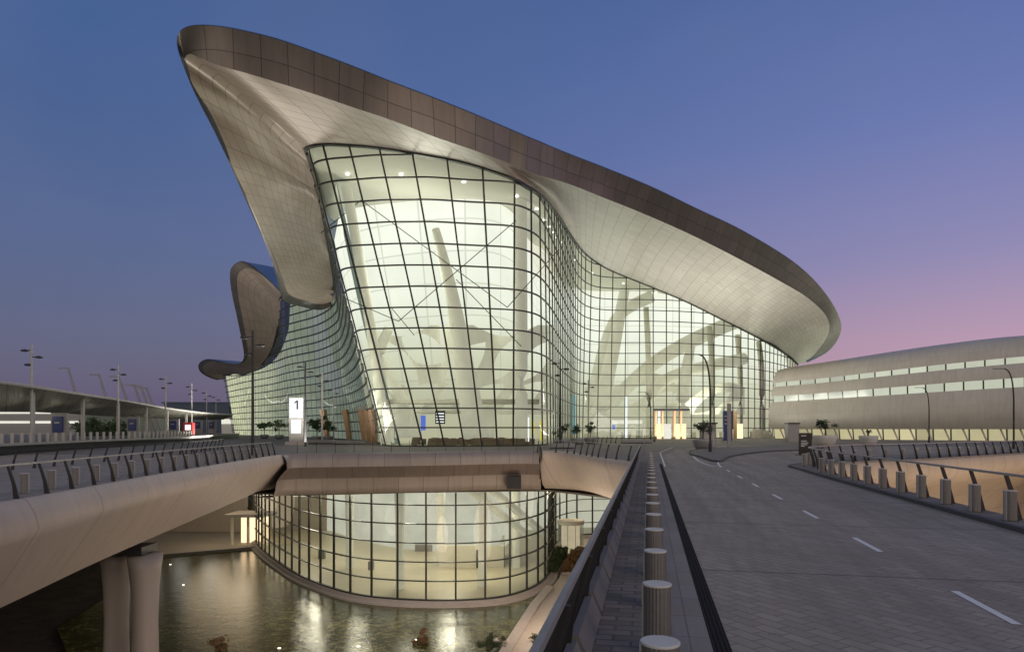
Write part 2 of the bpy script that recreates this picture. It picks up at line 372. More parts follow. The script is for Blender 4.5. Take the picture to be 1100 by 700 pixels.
def offs(edge, side, o):
    r = []
    for i, p in enumerate(edge):
        t = (edge[min(i+1, len(edge)-1)]-edge[max(i-1, 0)]); t.z = 0; t.normalize(); r.append(p+Vector((t.y, -t.x, 0))*side*o)
    return r
EP = [(0, 0), (.15, -.1), (.35, -.9), (.1, -1.6), (-1.5, -2.6), (-3.4, -3.6), (-5, -4.5)]
ee = [ST(s, 9.35) for s in (-4, 4, 12, 20, 28, 34, 38.5)]
fasc(ee, 1, EP, 'fascia', M['rampskin'], brid)
part('underside', slab([xy(ST(-4, 1)), xy(ST(48, 1)), xy(ST(48, 6)), xy(ST(-4, 6))], -4.6, -4.35), M['concrete'], brid)
up = B()
for i in range(60):
    s = 1.2+i*1.93; m = Matrix.Translation(ST(s, 0)) @ Matrix.Rotation(-TH, 4, 'Z')
    a = [(-.71, .04, .27), (-.60, .04, .012), (-.60, 1.80, .012), (-.71, 1.80, .27), (-.80, .04, .27), (-.80, 1.80, .27), (-.80, .04, .01), (-.80, 1.80, .01)]
    v = [up.verts.new(m @ Vector(p)) for p in a]
    for f in ((0, 1, 2, 3), (4, 0, 3, 5), (1, 0, 4, 6), (2, 7, 5, 3), (6, 4, 5, 7)): up.faces.new([v[q] for q in f])
part('upstand', up, plain('upstand_grey', (.15, .145, .14), .7), brid)
# east ramp (the other arm of the junction)
east = empty('curved_ramp', (45, 62, 0), label='curved ramp on the right with warm lit underside below its railing', cat='ramp')
vcur = VOID[3:]
BOW2 = [(0, 0), (.15, -.1), (.3, -.9), (0, -1.6), (-2.2, -2.6), (-5, -4), (-7, -6), (-8, -9), (-8.4, -15.3)]
M['sand'] = panelled('sandy_soffit', (.46, .37, .28), 2.6, 3.0, .03, .7, 0, .55, .1)
cs = []
for o_, z_ in BOW2:
    row = []
    for i, p in enumerate(vcur):
        t = (vcur[min(i+1, len(vcur)-1)]-vcur[max(i-1, 0)]); t.z = 0; t.normalize(); kk = min(1, .15+i/36)
        row.append(p+Vector((t.y, -t.x, 0))*(o_ if o_ > 0 else o_*kk*.75)+Vector((0, 0, z_)))
    cs.append(row)
part('fascia', loft(cs), M['sand'], east, True)
# ------------------------------------------------------------------ left ramp
wr = empty('elevated_ramp', (-22, 35, 0), label='curved concrete clad ramp sweeping in from the left above the pool', cat='ramp')
RP = [(0, .02), (.10, -.04), (.28, -.55), (.30, -1.1), (.0, -1.5), (-1.2, -3.0), (-2.6, -4.7)]
def rampprof(k):  # girder is shallower where it meets the slab
    return [(o*(1-.15*k), z*(1-.27*k)) for o, z in RP]
cs = []
WX = WESTC+[Vector((-21.6, 65.5, -.1)), Vector((-21.9, 70, -.3)), Vector((-22.4, 78, -.6))]
for j in range(len(RP)):
    row = []
    for i, p in enumerate(WX):
        t = (WX[min(i+1, len(WX)-1)]-WX[max(i-1, 0)]); t.z = 0; t.normalize(); n = Vector((t.y, -t.x, 0))
        o, z = rampprof(min(1, (i/(len(WESTC)-1)))**2)[j]; row.append(p+n*o+Vector((0, 0, z)))
    cs.append(row)
part('fascia', loft(cs), M['rampskin'], wr, True)
low = cs[-1]; part('underside', loft([low, [p+Vector((-9, 0, -.1)) for p in low]]), M['concrete'], wr)
endc = [c[-1] for c in cs]; part('end_face', loft([endc, [Vector((-27, p.y, p.z)) for p in endc]]), M['rampskin'], wr)
for nx, ny, rr, nm in ((-21.5, 40, .66, 'pier'), (-23.7, 40.9, .62, 'pier')):
    b = B(); lathe(b, [(rr*1.25, -16), (rr*1.0, -12), (rr*.92, -9), (rr*1.0, -7), (rr*1.15, -5.8), (rr*1.3, -5.0)], 32, (nx, ny, 0), sx=1, sy=1.5)
    part('pier', b, M['rampskin'], wr, True)
b = B(); box(b, (-24.4, 39.6, -5.0), (-21.5, 41.4, -4.5)); part('bearing', b, M['dark'], wr)
b = B(); tube(b, [(-30, 36, -5.2), (-25.2, 40, -5.2)], .16); part('drain_pipe', b, M['grey'], wr)
# ------------------------------------------------------------------ railings
def post_mesh():
    b = B(); v = []
    for x0, x1, z in ((-.10, .08, 0), (.02, .13, .5), (.22, .31, 1.12)):
        v.append([b.verts.new((x, y, z)) for x, y in ((x0, -.025), (x1, -.025), (x1, .025), (x0, .025))])
    for a, c in zip(v, v[1:]):
        for j in range(4): b.faces.new((a[j], a[(j+1)%4], c[(j+1)%4], c[j]))
    b.faces.new(v[0][::-1]); b.faces.new(v[-1])
    me = bpy.data.meshes.new('post'); b.to_mesh(me); b.free(); me.materials.append(M['dark']); return me
PM = post_mesh()
def railing(name, path, side, label, spacing=1.93, z=0.0, bars=False, lean=.28, railw=.09, mat='steel', maxp=100, start=0.0):
    pts = resample(path, spacing, False)[:maxp]; par = empty(name, pts[0], label=label, cat='railing', group='leaning bladed railings along the road decks')
    top = []
    for i, p in enumerate(pts):
        t = (pts[min(i+1, len(pts)-1)]-pts[max(i-1, 0)]); t.z = 0; t.normalize(); inw = Vector((t.y, -t.x, 0))*side
        o = bpy.data.objects.new('post', PM); C.objects.link(o); o.parent = par
        o.location = p-Vector(par.location)+Vector((0, 0, z)); o.rotation_euler = (0, 0, math.atan2(inw.y, inw.x))
        top.append(p+inw*lean+Vector((0, 0, z+1.15)))
    b = B(); sweep(b, top, railw, .06); part('top_rail', b, M[mat], par)
    if bars:
        b = B(); ip = resample([p for p in path], .11, False)
        for i, p in enumerate(ip[:-1]):
            t = (ip[i+1]-p); t.z = 0; t.normalize(); inw = Vector((t.y, -t.x, 0))*side
            sweep(b, [p+Vector((0, 0, z+.12)), p+inw*lean*.93+Vector((0, 0, z+1.12))], .012, .03, up=inw)
        part('infill_bars', b, M['dark'], par)
        b = B(); sweep(b, [p+Vector((0, 0, z+.12)) for p in pts], .05, .05); part('bottom_rail', b, M['dark'], par)
    return par
railing('railing', [ST(s, -.86, .0) for s in (1.0, 10, 20, 30, 40, 49.5)], 1, 'near railing with dense dark infill left of the paved walkway', z=.02, bars=True, lean=.25, railw=.05, mat='grey')
railing('railing', [Vector((p[0], p[1], 0)) for p in offs(crom([Vector(ST(50.5, -1.2)), SLABE[-1], SLABE[-7], SLABE[-13], SLABE[-19]], 5), 1, -.3)], 1, 'short curved railing at the end of the walkway before the glass nose', z=.05)
railing('railing', [ST(s, 9.12, .1) for s in (2, 10, 20, 30, 37)], -1, 'railing behind the bollards on the right footway above the sandy void')
railing('railing', [p+Vector((0, 0, .1)) for p in offs(VOID[5:], -1, .25)], -1, 'far railing curving right along the edge of the lit ramp')
railing('railing', offs(WESTC[2:], -1, .22), -1, 'railing along the near edge of the left concrete ramp')
railing('railing', [Vector((-28.6, 26, 0)), Vector((-28.9, 39, 0)), Vector((-29.5, 52, 0)), Vector((-30.5, 63, 0)), Vector((-34, 80, 0))], 1, 'dark railing on the far side of the left ramp road', mat='dark')
# glass guard along the slab lip
gg = empty('glass_guard', (-8, 66.5, 0), label='frameless glass guard with thin posts along the terrace lip above the pool', cat='balustrade')
gp = [p+Vector((0, .35, 0)) for p in SLABE[6:37]]
part('glass_panel', loft([[p+Vector((0, 0, .0)) for p in gp], [p+Vector((0, 0, 1.05)) for p in gp]]), M['glass'], gg, True)
b = B()
for p in resample(gp, 1.75): sweep(b, [p, p+Vector((0, 0, 1.08))], .04, .03)
part('guard_posts', b, M['dark'], gg)['kind'] = 'stuff'
# ------------------------------------------------------------------ bollards
def ordn(n):
    w = ['nearest', 'second', 'third', 'fourth', 'fifth', 'sixth', 'seventh', 'eighth', 'ninth', 'tenth', 'eleventh', 'twelfth', 'thirteenth', 'fourteenth', 'fifteenth', 'sixteenth', 'seventeenth', 'eighteenth', 'nineteenth', 'twentieth']
    if n < 20: return w[n]
    t = ['twenty', 'thirty', 'forty'][(n+1)//10-2]; r = (n+1) % 10
    return t+'-'+['', 'first', 'second', 'third', 'fourth', 'fifth', 'sixth', 'seventh', 'eighth', 'ninth'][r] if r else {2: 'twentieth', 3: 'thirtieth', 4: 'fortieth'}[(n+1)//10]
b = B(); n = 48; prof = [(0, 0), (0, .73)]
rings = [[b.verts.new(((.145-(.006 if k % 2 else 0))*math.cos(2*math.pi*k/n), (.145-(.006 if k % 2 else 0))*math.sin(2*math.pi*k/n), z)) for k in range(n)] for z in (0, .735)]
for j in range(n): b.faces.new((rings[0][j], rings[0][(j+1)%n], rings[1][(j+1)%n], rings[1][j]))
M['ribbed'] = plain('ribbed_steel', (.19, .185, .18), .4, .5, var=.25, scale=14)
bol = empty('bollard'); obj('body', b, M['ribbed'], bol)
b = B(); lathe(b, [(.15, .735), (.152, .74), (.152, .752), (.146, .757)], 40); obj('cap', b, plain('bollard_cap', (.52, .51, .49), .5), bol)
b = B(); box(b, (-.158, -.035, 0), (-.140, .035, .735)); obj('light_strip', b, M['light_grey'], bol)
b = B(); lathe(b, [(.19, 0), (.19, .008), (.185, .01)], 32); obj('base_ring', b, M['dark'], bol)
first = [True]
def put_bollard(p, rz, label, group):
    o = bol if first[0] else copy_tree(bol); first[0] = False
    o.location = p; o.rotation_euler = (0, 0, rz); tag(o, label, 'bollard', group)
for i in range(22): put_bollard(ST(5.38+2.0*i, .085, .01), -TH, f'{ordn(i)} ribbed round bollard of the row on the left walkway', 'round bollards along the left walkway')
for i in range(14): put_bollard(ST(13.5+1.9*i, 8.87, .1), -TH+.4, f'{ordn(i)} bollard on the right footway, counted from the right frame edge', 'bollards along the right footway')
vb = resample([p+Vector((0, 0, .1)) for p in offs(VOID[12:], -1, .75)], 1.95, False)
for i, p in enumerate(vb[:24]): put_bollard(p, .3, f'{ordn(i)} bollard behind the far curved railing, counted from the black board', 'bollards along the far curved ramp')
wb = resample(offs(WESTC[8:], -1, 1.0), 1.95, False)
for i, p in enumerate(wb[:22]): put_bollard(p, math.pi, f'{ordn(i)} bollard behind the left ramp railing', 'bollards along the left ramp')
# ------------------------------------------------------------------ TERMINAL
T = empty('terminal_building', (0, 90, 0), label='large airport terminal with flowing bronze roof over tall glowing gridded glass', cat='terminal building')
ROW = 2.52
main = [((412, 95), (328, 160, 86)), ((418, 91.5), (335, 157, 84)), ((433, 90), (350, 155, 83)), ((455, 89.5), (375, 156, 82.5)), ((473, 89.5), (400, 158, 82)),
 ((490, 89.5), (428, 162, 82)), ((507, 90), (458, 167, 82)), ((528, 90.5), (503, 176, 83)), ((546, 91.5), (546, 190, 84)), ((567, 93), (566, 201, 86)), ((583, 97), (580, 210, 90)),
 ((594, 106), (592, 223, 99)), ((602, 120), (602, 236, 112)), ((611, 137), (611, 250, 128)), ((619, 153), (621, 264, 145)), ((632, 161), (636, 278, 156)), ((655, 163), (658, 291, 160)),
 ((700, 162), (700, 308, 161)), ((740, 164), (740, 325, 163)), ((780, 168), (780, 345, 168)), ((815, 178), (815, 363, 177)), ((840, 195), (842, 379, 192)), ((856, 212), (857, 391, 205))]
side = [((412, 95), (328, 160, 86)), ((410, 104), (337, 186, 92)), ((404, 114), (345, 220, 101)), ((392, 127), (354, 270, 120)), ((372, 145), (358, 310, 138)), ((345, 165), (340, 324, 153)),
 ((320, 180), (303, 318, 165)), ((300, 195), (297, 360, 178)), ((283, 210), (284, 389, 192)), ((265, 226), (262, 402, 208)), ((250, 243), (240, 403, 232))]
def ground_pt(u, Y): return Vector(((u-U0)/F*Y, Y, 0))
def build_facade(ctrl, name, gmat, width, rowh, mw, label, rw=.18, rd=.18, md=.16):
    Bc = crom([ground_pt(*c[0]) for c in ctrl], 12); Tc = crom([P(*c[1]) for c in ctrl], 12)
    n = len(Bc)
    def pt(i, z):
        t = z/Tc[i].z; return Bc[i].lerp(Tc[i], t)
    NR = 10
    bm = loft([[Bc[i].lerp(Tc[i], j/NR) for i in range(n)] for j in range(NR+1)])
    g = part(name, bm, gmat, T, True); 
    if label: g['label'] = label
    # transoms at constant height
    rows = B(); cols = B()
    z = 0.0; kk = 0
    while z < max(t.z for t in Tc):
        run = []
        for i in range(n):
            if z < Tc[i].z-.1: run.append(pt(i, max(z, .08)))
            else:
                if len(run) > 1: sweep(rows, run, rw if kk else .3, rd)
                run = []
        if len(run) > 1: sweep(rows, run, rd, rw if kk else .25)
        z += rowh; kk += 1
    sweep(rows, Tc, .5, .35)
    # mullions at equal spacing measured at mid height
    mids = [Bc[i].lerp(Tc[i], .55) for i in range(n)]; acc = 0.0; nxt = width*.5
    for i in range(1, n):
        L = (mids[i]-mids[i-1]).length
        while acc+L >= nxt:
            t = (nxt-acc)/L; b0 = Bc[i-1].lerp(Bc[i], t); t0 = Tc[i-1].lerp(Tc[i], t)
            tg = (Bc[i]-Bc[i-1]).normalized(); nn = Vector((tg.y, -tg.x, 0))
            sweep(cols, [b0, b0.lerp(t0, .5), t0], mw, md, up=nn); nxt += width
        acc += L
    for q, nm, mt in ((rows, 'transoms', M['rowcap']), (cols, 'mullions', M['mullion'])):
        o = obj(nm, q, mt, g)
    return Bc, Tc, g
mB, mT, mg = build_facade(main, 'glass_facade', M['glass'], 3.35, ROW, .20, 'tall outward leaning curtain wall with white light behind its grid')
sB, sT, sg = build_facade(side, 'side_facade', M['glass_side'], 3.2, 1.85, .035, 'long curved side curtain wall with dense dark bands receding to the left', rw=.22, rd=.3, md=.06)
# lining (inner luminous wall) and ceiling inside the hall
ln = crom([Vector(p) for p in ((-25, 124, 0), (-20, 113, 0), (-14, 108, 0), (-6, 106, 0), (-1, 110, 0), (2, 122, 0), (4, 145, 0), (8, 168, 0), (16, 182, 0), (40, 184, 0), (62, 190, 0), (80, 205, 0), (92, 226, 0))], 10)
lt = [p+Vector((-8*max(0, min(1, (-6-p.x)/12)), 0, 40+8*max(0, min(1, (p.y-125)/40))-max(0, (p.y-170))*.5)) for p in ln]
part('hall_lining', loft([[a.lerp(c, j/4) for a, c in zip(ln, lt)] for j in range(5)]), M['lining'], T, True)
# ceiling between facade head and lining head
def even(c, n):
    L = sum((b-a).length for a, b in zip(c, c[1:])); r = resample(c, L/(n-.5), False)
    while len(r) < n: r.append(c[-1].copy())
    return r[:n]
part('hall_ceiling', loft([even(mT, 240), [p-Vector((0, 0, 2)) for p in even(lt, 240)]]), M['int_white'], T, True)
part('hall_floor', sheet([xy(p) for p in even(mB, 60)] + [xy(p) for p in even(ln, 40)[::-1]], .012), M['int_white'], T)
# side lining
def shift(c, d): return [p+d for p in c]
sl0 = [p+Vector((2.2, 2.2, 0)) for p in sB[10:]]+[sB[-1]+Vector((-.3, 3, 0))]; sl1 = [p+Vector((2.2, 2.2, 1.0)) for p in sT[10:]]+[sT[-1]+Vector((-.6, 3, 1))]
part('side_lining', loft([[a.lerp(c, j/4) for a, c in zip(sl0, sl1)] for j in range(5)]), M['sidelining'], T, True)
# ---- roof
R1 = [((868,389,188),(863,390.5,194),(857,391,205)),((890,377,170),(877,378,178),(850,385,199)),((903,357,158),(890,358,164),(842,379,192)),((900,337,150),(888,340,155),(830,371,185)),
((882,309,140),(868,320,144),(815,363,177)),((852,281,130),(838,302,133),(780,345,168)),((800,249,118),(790,276,120),(740,325,163)),((748,224,108),(740,251,110),(700,308,161)),
((700,201,100),(690,229,102),(658,291,160)),((650,180.5,93),(645,211,94),(636,278,156)),((620,169,89),(615,199,90),(621,264,145)),((595,159,86),(593,192,87),(611,250,128)),
((580,152.5,84),(577,188,85),(602,236,112)),((565,146.5,82),(563,182,83),(592,223,99)),((550,140,81),(548,176,82),(580,210,90)),((530,131.5,79),(530,169,80),(566,201,86)),
((505,121,77),(505,160,78),(546,190,84)),((465,105,75),(467,147,76),(503,176,83)),((420,88,73),(420,129,74),(458,167,82)),((380,72,71.5),(378,115,73),(428,162,82)),
((340,57,70),(340,102,71.5),(400,158,82)),((300,43,68.5),(302,90,70),(375,156,82.5)),((265,34,67.5),(266,79,69),(350,155,83)),((235,28.5,67),(237,71,68),(335,157,84)),
((208,27.5,66.5),(214,62,67.7),(328,160,86)),((194,33,66.5),(203,58,68),(328,163,86.5)),((190,46,67),(198,66,69),(330,168,88)),((195,66,68),(203,84,70),(334,177,91)),
((208,98,71),(215,112,73),(337,188,93)),((225,131,74),(232,144,76),(341,203,97)),((243,168,78),(250,180,80),(345,220,101)),((260,206,84),(267,216,86),(349,243,110)),
((276,242,93),(283,251,95),(354,270,120)),((289,272,104),(296,280,106),(357,293,130)),((297,297,116),(304,301,118),(358,308,138)),((302,317,127),(309,314,129),(359,312,139)),
((308,325,132),(316,319,133.5),(359,315,140)),((325,329.5,138),(329,323,138),(359,317,140)),((343,333,141),(343,327,141),(360,319,141)),((356,329,142),(354,325,142),(360,321,142))]
def roof(R, nm, seg=6, head=None):
    E0 = crom([P(*r[0]) for r in R], seg); E1 = crom([P(*r[1]) for r in R], seg); W = crom([P(*r[2]) for r in R], seg)
    rf = empty(nm, (0, 0, 0)); rf.parent = T; rf.matrix_parent_inverse = Matrix.Translation(-Vector(T.location))
    sub = lambda n_, bm, mt: obj(n_, bm, mt, rf, True)
    mid = [a.lerp(c, .5)+Vector((0, 0, .35)) for a, c in zip(E0, E1)]
    sub('fascia', loft([E0, mid, E1]), M['fascia'])
    def s_(t, i):
        return E1[i].lerp(W[i], t)+Vector((0, 0, 1))*(math.sin(t*math.pi)*.02*(E1[i]-W[i]).length)
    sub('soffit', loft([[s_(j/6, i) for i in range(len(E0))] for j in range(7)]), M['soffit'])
    R0 = [p+Vector((0, .9, .25)) for p in E0]
    sub('rim', loft([E0, [p+Vector((0, .25, .2)) for p in E0], R0]), M['rim'])
    return E0, E1, W, rf, R0, s_
E0, E1, W, rf, R0, sfn = roof(R1, 'roof')
top = []
for p in W: top.append(Vector((25+(p.x-25)*.55, max(p.y+22, 134), 48)))
def up_(t, h): return [sfn(t, q)+Vector((0, 0, h)) for q in range(len(E0))]
W4 = up_(1, 3.2)
part('roof_skin', loft([R0, [a.lerp(c, .5)+Vector((0, 0, 1.1)) for a, c in zip(E0, E1)], [c+Vector((0, 0, 1.3)) for c in E1], up_(.10, 1.5), up_(.2, 1.6), up_(.35, 2.0), up_(.6, 2.3), up_(.8, 2.6), W4, [a.lerp(c, .3)+Vector((0, 0, 1.5)) for a, c in zip(W4, top)], [a.lerp(c, .6)+Vector((0, 0, 1)) for a, c in zip(W4, top)], top]), M['rooftop'], T, True)
L2o = [(302,314,165),(292,304,167),(280,293,168),(268,284,169),(258,281,170),(249,287,171),(247,297,172),(249,315,175),(254,338,179),(259,362,185),(262,380,191),(260,388,196),(254,391,200),(244,390,206),(232,387,214),(222,386,222),(215,389,228),(213,394,232),(216,400,236),(224,405,238),(234,408,238),(240,405,234)]
L2w = [(302,318,165),(302,320,165.5),(302,322,166),(301,326,167),(301,330,168),(300.5,334,169),(300,340,171),(299,347,173),(298,354,176),(296,362,179),(293,371,182),(289,381,187),(284,389,192),(276,396,197),(268,400,203),(262,402,208),(256,402,215),(250,402,221),(246,403,226),(243,403,230),(241,403,232),(240,404,233)]
R2 = []
for i, (a, c) in enumerate(zip(L2o, L2w)):
    R2.append((a, tuple(x+(y-x)*.14 for x, y in zip(a, c)), c))
E0b, _, _, rf2, R0b, _ = roof(R2, 'roof_wing', 6)
tp = crom([P(*q) for q in ((304, 300, 200), (303, 293, 200), (302, 289, 196), (285, 285, 188), (268, 282, 178), (258, 280.5, 172))], 6)
part('roof_skin', loft([E0b[:31], even(tp, 31)]), M['rooftop'], T, True)
tq = [p+Vector((12, 40, 2)) for p in E0b[30:]]
part('roof_skin', loft([R0b[30:], tq]), M['rooftop'], T, True)
# ---- terrace slab fascia
SL = SLABE[:]
SP = [(-.02, 0), (.0, .0), (.42, -.22), (.66, -.7), (.70, -1.3)]
SPb = [(.70, -1.3), (.62, -1.38), (-.1, -2.05), (-.35, -2.42)]
SPc = [(-.35, -2.42), (-.42, -2.5), (-.6, -3.3), (-.8, -3.95), (-3, -4.05)]
fasc(SL[0:32], 1, SP, 'terrace_fascia', M['deckfascia'], T)
M['deckshade'] = panelled('deck_fascia_shaded', (.17, .14, .125), 2.4, 0, .022, .5, .1, .35, .25)  # fascia metal darkened: shade of the downward-facing band painted in
fasc(SL[0:32], 1, SPb, 'terrace_underband', M['deckshade'], T)
fasc(SL[0:32], 1, SPc, 'terrace_lower_band', M['deckfascia'], T)
SP2 = [(-.02, 0), (.12, -.1), (.2, -.5), (.0, -1.0), (-.25, -1.75), (-.6, -2.7), (-1.2, -3.5), (-2.4, -3.95), (-6, -4.0)]
fasc(SL[31:], 1, SP2, 'terrace_bowl', M['rampskin'], T)
b = B(); box(b, (-.5, 66.8, -3.5), (.9, 68.6, -2.3)); part('vent_box', b, M['dark'], T)
b = B(); pp = [SL[31]+Vector((0, -.06, .35)), SL[31]+Vector((.12, -.3, -.2)), SL[31]+Vector((.1, -.25, -.9)), SL[31]+Vector((-.1, -.05, -1.6)), SL[31]+Vector((.05, .1, -2.2)), SL[31]+Vector((.05, .6, -2.9))]
sweep(b, crom(pp, 4), .12, .16, up=Vector((1, 0, 0))); part('joint_cover', b, M['dark'], T)
part('terrace_soffit', slab([(-27, 68.5), (-21, 66.5), (-10, 69.5), (0, 71), (4, 71), (9, 64), (10, 54), (34, 54), (34, 125), (-60, 125), (-60, 68.5)], -4.15, -3.98), M['deckfascia'], T)
# ---- lower level glazed rotunda
LG = crom([Vector(p) for p in ((-46, 118, 0), (-36.7, 99, 0), (-29.3, 86, 0), (-22.8, 75.9, 0), (-15.7, 67.9, 0), (-8.9, 65.2, 0), (-2.7, 66.2, 0), (.95, 69.7, 0), (3.6, 75.9, 0), (4.9, 84, 0), (5.6, 94, 0), (7.2, 103, 0), (11, 109, 0), (17, 110, 0), (25, 108, 0))], 10)
LT = -3.97
LG = [Vector((p.x, p.y+2.5*math.exp(-((p.x+9)/14)**2), 0)) for p in LG]
lg = part('lower_glazing', loft([[p+Vector((0, 0, LOW+.35)) for p in LG], [p+Vector((0, 0, LT)) for p in LG]]), M['glass_low'], T, True, 'curved lower level glass wall rising from the pool')
rows = B(); cols = B()
for kz in range(7): sweep(rows, [p+Vector((0, 0, LOW+.4+kz*1.88)) for p in LG], .28, .10 if kz else .2)
for p in resample(LG, 2.95): sweep(cols, [p+Vector((0, 0, LOW)), p+Vector((0, 0, LT))], .17, .2, up=Vector((p.x+8, p.y-95, 0)).normalized())
obj('transoms', rows, M['mullion'], lg); obj('mullions', cols, M['mullion'], lg)
part('plinth', loft([[p+n for p, n in zip(offs(LG, 1, o), [Vector((0, 0, z))]*999)] for o, z in ((1.0, LOW-.4), (1.0, LOW+.05), (.95, LOW+.1), (.5, LOW+.12), (.5, LOW+.3), (.1, LOW+.36), (-.2, LOW+.36))]), M['concrete'], T, True)
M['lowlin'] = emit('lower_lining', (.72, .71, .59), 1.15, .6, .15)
ll = crom([Vector(p) for p in ((-50, 130, 0), (-34, 118, 0), (-20, 101, 0), (-10, 95, 0), (-2, 97, 0), (0, 105, 0), (4, 116, 0), (30, 120, 0))], 8)
part('lower_lining', loft([[p+Vector((0, 0, LOW)) for p in ll], [p+Vector((0, 0, LT)) for p in ll]]), M['lowlin'], T, True)
M['lowfloor'] = plain('lower_floor_stone', (.66, .60, .44), .35, var=.12, scale=.5)
part('lower_floor', sheet([xy(p) for p in even(LG, 50)] + [xy(p) for p in even(ll, 30)[::-1]], LOW+.3), M['lowfloor'], T)
for x, y in ((-12, 73), (-3.2, 74), (-20, 84), (0.5, 84), (-9, 86)):
    b = B(); lathe(b, [(.5, LOW+.3), (.45, LOW+5), (.6, LT)], 20, (x, y, 0)); part('lower_column', b, M['int_beige_glow'], T, True)
b = B()
for q in range(2):
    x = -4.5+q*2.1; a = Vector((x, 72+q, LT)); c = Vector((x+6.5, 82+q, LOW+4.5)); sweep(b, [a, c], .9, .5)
part('escalator', b, M['int_beige_glow'], T)
b = B()
for u, v, w_, h_ in ((330, 560, 1.6, 1.2), (372, 560, 1.2, 1.1), (345, 600, .8, 1.1), (505, 600, 1.2, 1.4), (520, 580, .8, 2.4), (455, 592, 2.4, .9), (420, 575, .6, 2.2), (398, 612, .6, 1.0), (555, 600, .7, 2.0)):
    q = G(u, v, LOW+.3); box(b, (q.x-w_/2, q.y, LOW+.3), (q.x+w_/2, q.y+.7, LOW+.3+h_))
part('lower_desks', b, M['grey'], T)
q = G(341, 556, LOW+2); b = B(); box(b, (q.x-1.3, q.y, LOW+1.6), (q.x+1.3, q.y+.5, LOW+2.3)); part('yellow_counter', b, M['yellow'], T)
b = B(); box(b, (-9, 84, LOW+.3), (-1, 84.4, LOW+3.0)); box(b, (-1.4, 84.4, LOW+.3), (-1, 92, LOW+3.0)); part('screen_wall', b, M['int_white'], T)
b = B(); box(b, (-4.4, 83.85, LOW+.3), (-3.1, 83.98, LOW+2.5)); part('lift_door', b, M['dark'], T)
# ---- hall interior pieces
def col3(pts, r0, r1, mat='int_beige_glow', nm='hall_column', n=12, dd=None):
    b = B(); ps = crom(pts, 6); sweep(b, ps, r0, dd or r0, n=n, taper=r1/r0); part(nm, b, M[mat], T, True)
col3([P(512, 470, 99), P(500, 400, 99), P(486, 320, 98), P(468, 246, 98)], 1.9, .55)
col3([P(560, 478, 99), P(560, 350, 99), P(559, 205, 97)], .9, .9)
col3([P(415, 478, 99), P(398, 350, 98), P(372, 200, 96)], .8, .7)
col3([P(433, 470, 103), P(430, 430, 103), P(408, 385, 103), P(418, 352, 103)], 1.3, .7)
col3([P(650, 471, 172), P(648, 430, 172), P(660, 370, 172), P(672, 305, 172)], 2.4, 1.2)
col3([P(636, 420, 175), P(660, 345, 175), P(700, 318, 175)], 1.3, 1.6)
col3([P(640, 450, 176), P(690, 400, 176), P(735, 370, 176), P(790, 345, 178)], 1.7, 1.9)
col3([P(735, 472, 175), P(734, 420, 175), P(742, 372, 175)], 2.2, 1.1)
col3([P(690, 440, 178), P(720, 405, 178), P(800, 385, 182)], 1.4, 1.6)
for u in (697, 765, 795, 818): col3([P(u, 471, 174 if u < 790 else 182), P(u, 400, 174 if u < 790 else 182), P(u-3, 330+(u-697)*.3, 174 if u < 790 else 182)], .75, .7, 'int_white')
# X bracing rods between columns
b = B()
for a, c in (((388, 215), (545, 330)), ((560, 232), (428, 345)), ((420, 330), (330+115, 360)), ((490, 300), (560, 372)), ((345, 250), (388, 215)), ((545, 330), (600, 268)), ((428, 345), (370, 320))):
    tube(b, [P(a[0], a[1], 97), P(c[0], c[1], 97)], .06, 6)
part('bracing_rods', b, M['dark'], T)
ceil_a = even(mT, 24); ceil_b = even(lt, 24)
for q in range(1, 22):
    p = ceil_a[q].lerp(ceil_b[q], .3)-Vector((0, 0, .9)); b = B(); lathe(b, [(.28, 0), (.28, .12)], 10, (p.x, p.y, p.z)); part('downlight', b, M['lamp_on'], T)
# mezzanine, gallery arches and desks in the hall
b = B(); box(b, (-19, 100, 6.1), (4, 105, 6.7)); box(b, (-14, 99, 4.7), (-5, 105, 5.0)); part('gallery', b, M['int_white'], T)
def arch(u0, u1, v0, v1, Y):
    b = B(); c = []
    for q in range(13):
        a = math.pi*q/12; c.append(P((u0+u1)/2-(u1-u0)/2*math.cos(a), v0-(v0-v1)*math.sin(a)**.8, Y))
    sweep(b, c, 1.2, 1.6, up=Vector((0, 1, 0))); part('arch_rib', b, M['int_beige_glow'], T)
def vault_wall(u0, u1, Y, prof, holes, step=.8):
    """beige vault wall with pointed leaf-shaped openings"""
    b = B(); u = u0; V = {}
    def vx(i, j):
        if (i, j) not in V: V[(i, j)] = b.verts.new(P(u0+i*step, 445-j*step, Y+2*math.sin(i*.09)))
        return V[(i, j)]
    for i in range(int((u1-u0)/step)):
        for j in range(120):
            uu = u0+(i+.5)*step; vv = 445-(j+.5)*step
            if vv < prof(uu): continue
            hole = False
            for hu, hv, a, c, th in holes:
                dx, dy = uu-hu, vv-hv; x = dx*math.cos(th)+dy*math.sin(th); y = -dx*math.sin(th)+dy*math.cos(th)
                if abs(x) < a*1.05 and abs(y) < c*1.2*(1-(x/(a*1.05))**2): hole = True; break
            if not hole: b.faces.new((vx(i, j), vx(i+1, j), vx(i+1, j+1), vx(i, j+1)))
    part('vault_wall', b, M['int_beige_glow'], T)
vault_wall(404, 596, 104.5, lambda u: 352+9*math.sin((u-400)*.055)+.00*u, [(428, 392, 34, 12, .9), (455, 375, 26, 13, .5), (452, 425, 22, 9, -.6), (486, 420, 22, 7, -.7), (500, 390, 30, 11, -.8), (520, 425, 24, 8, -.5), (545, 385, 28, 9, -1.0), (562, 425, 26, 8, -.6), (575, 388, 24, 9, -1.0), (420, 432, 16, 6, .8)])
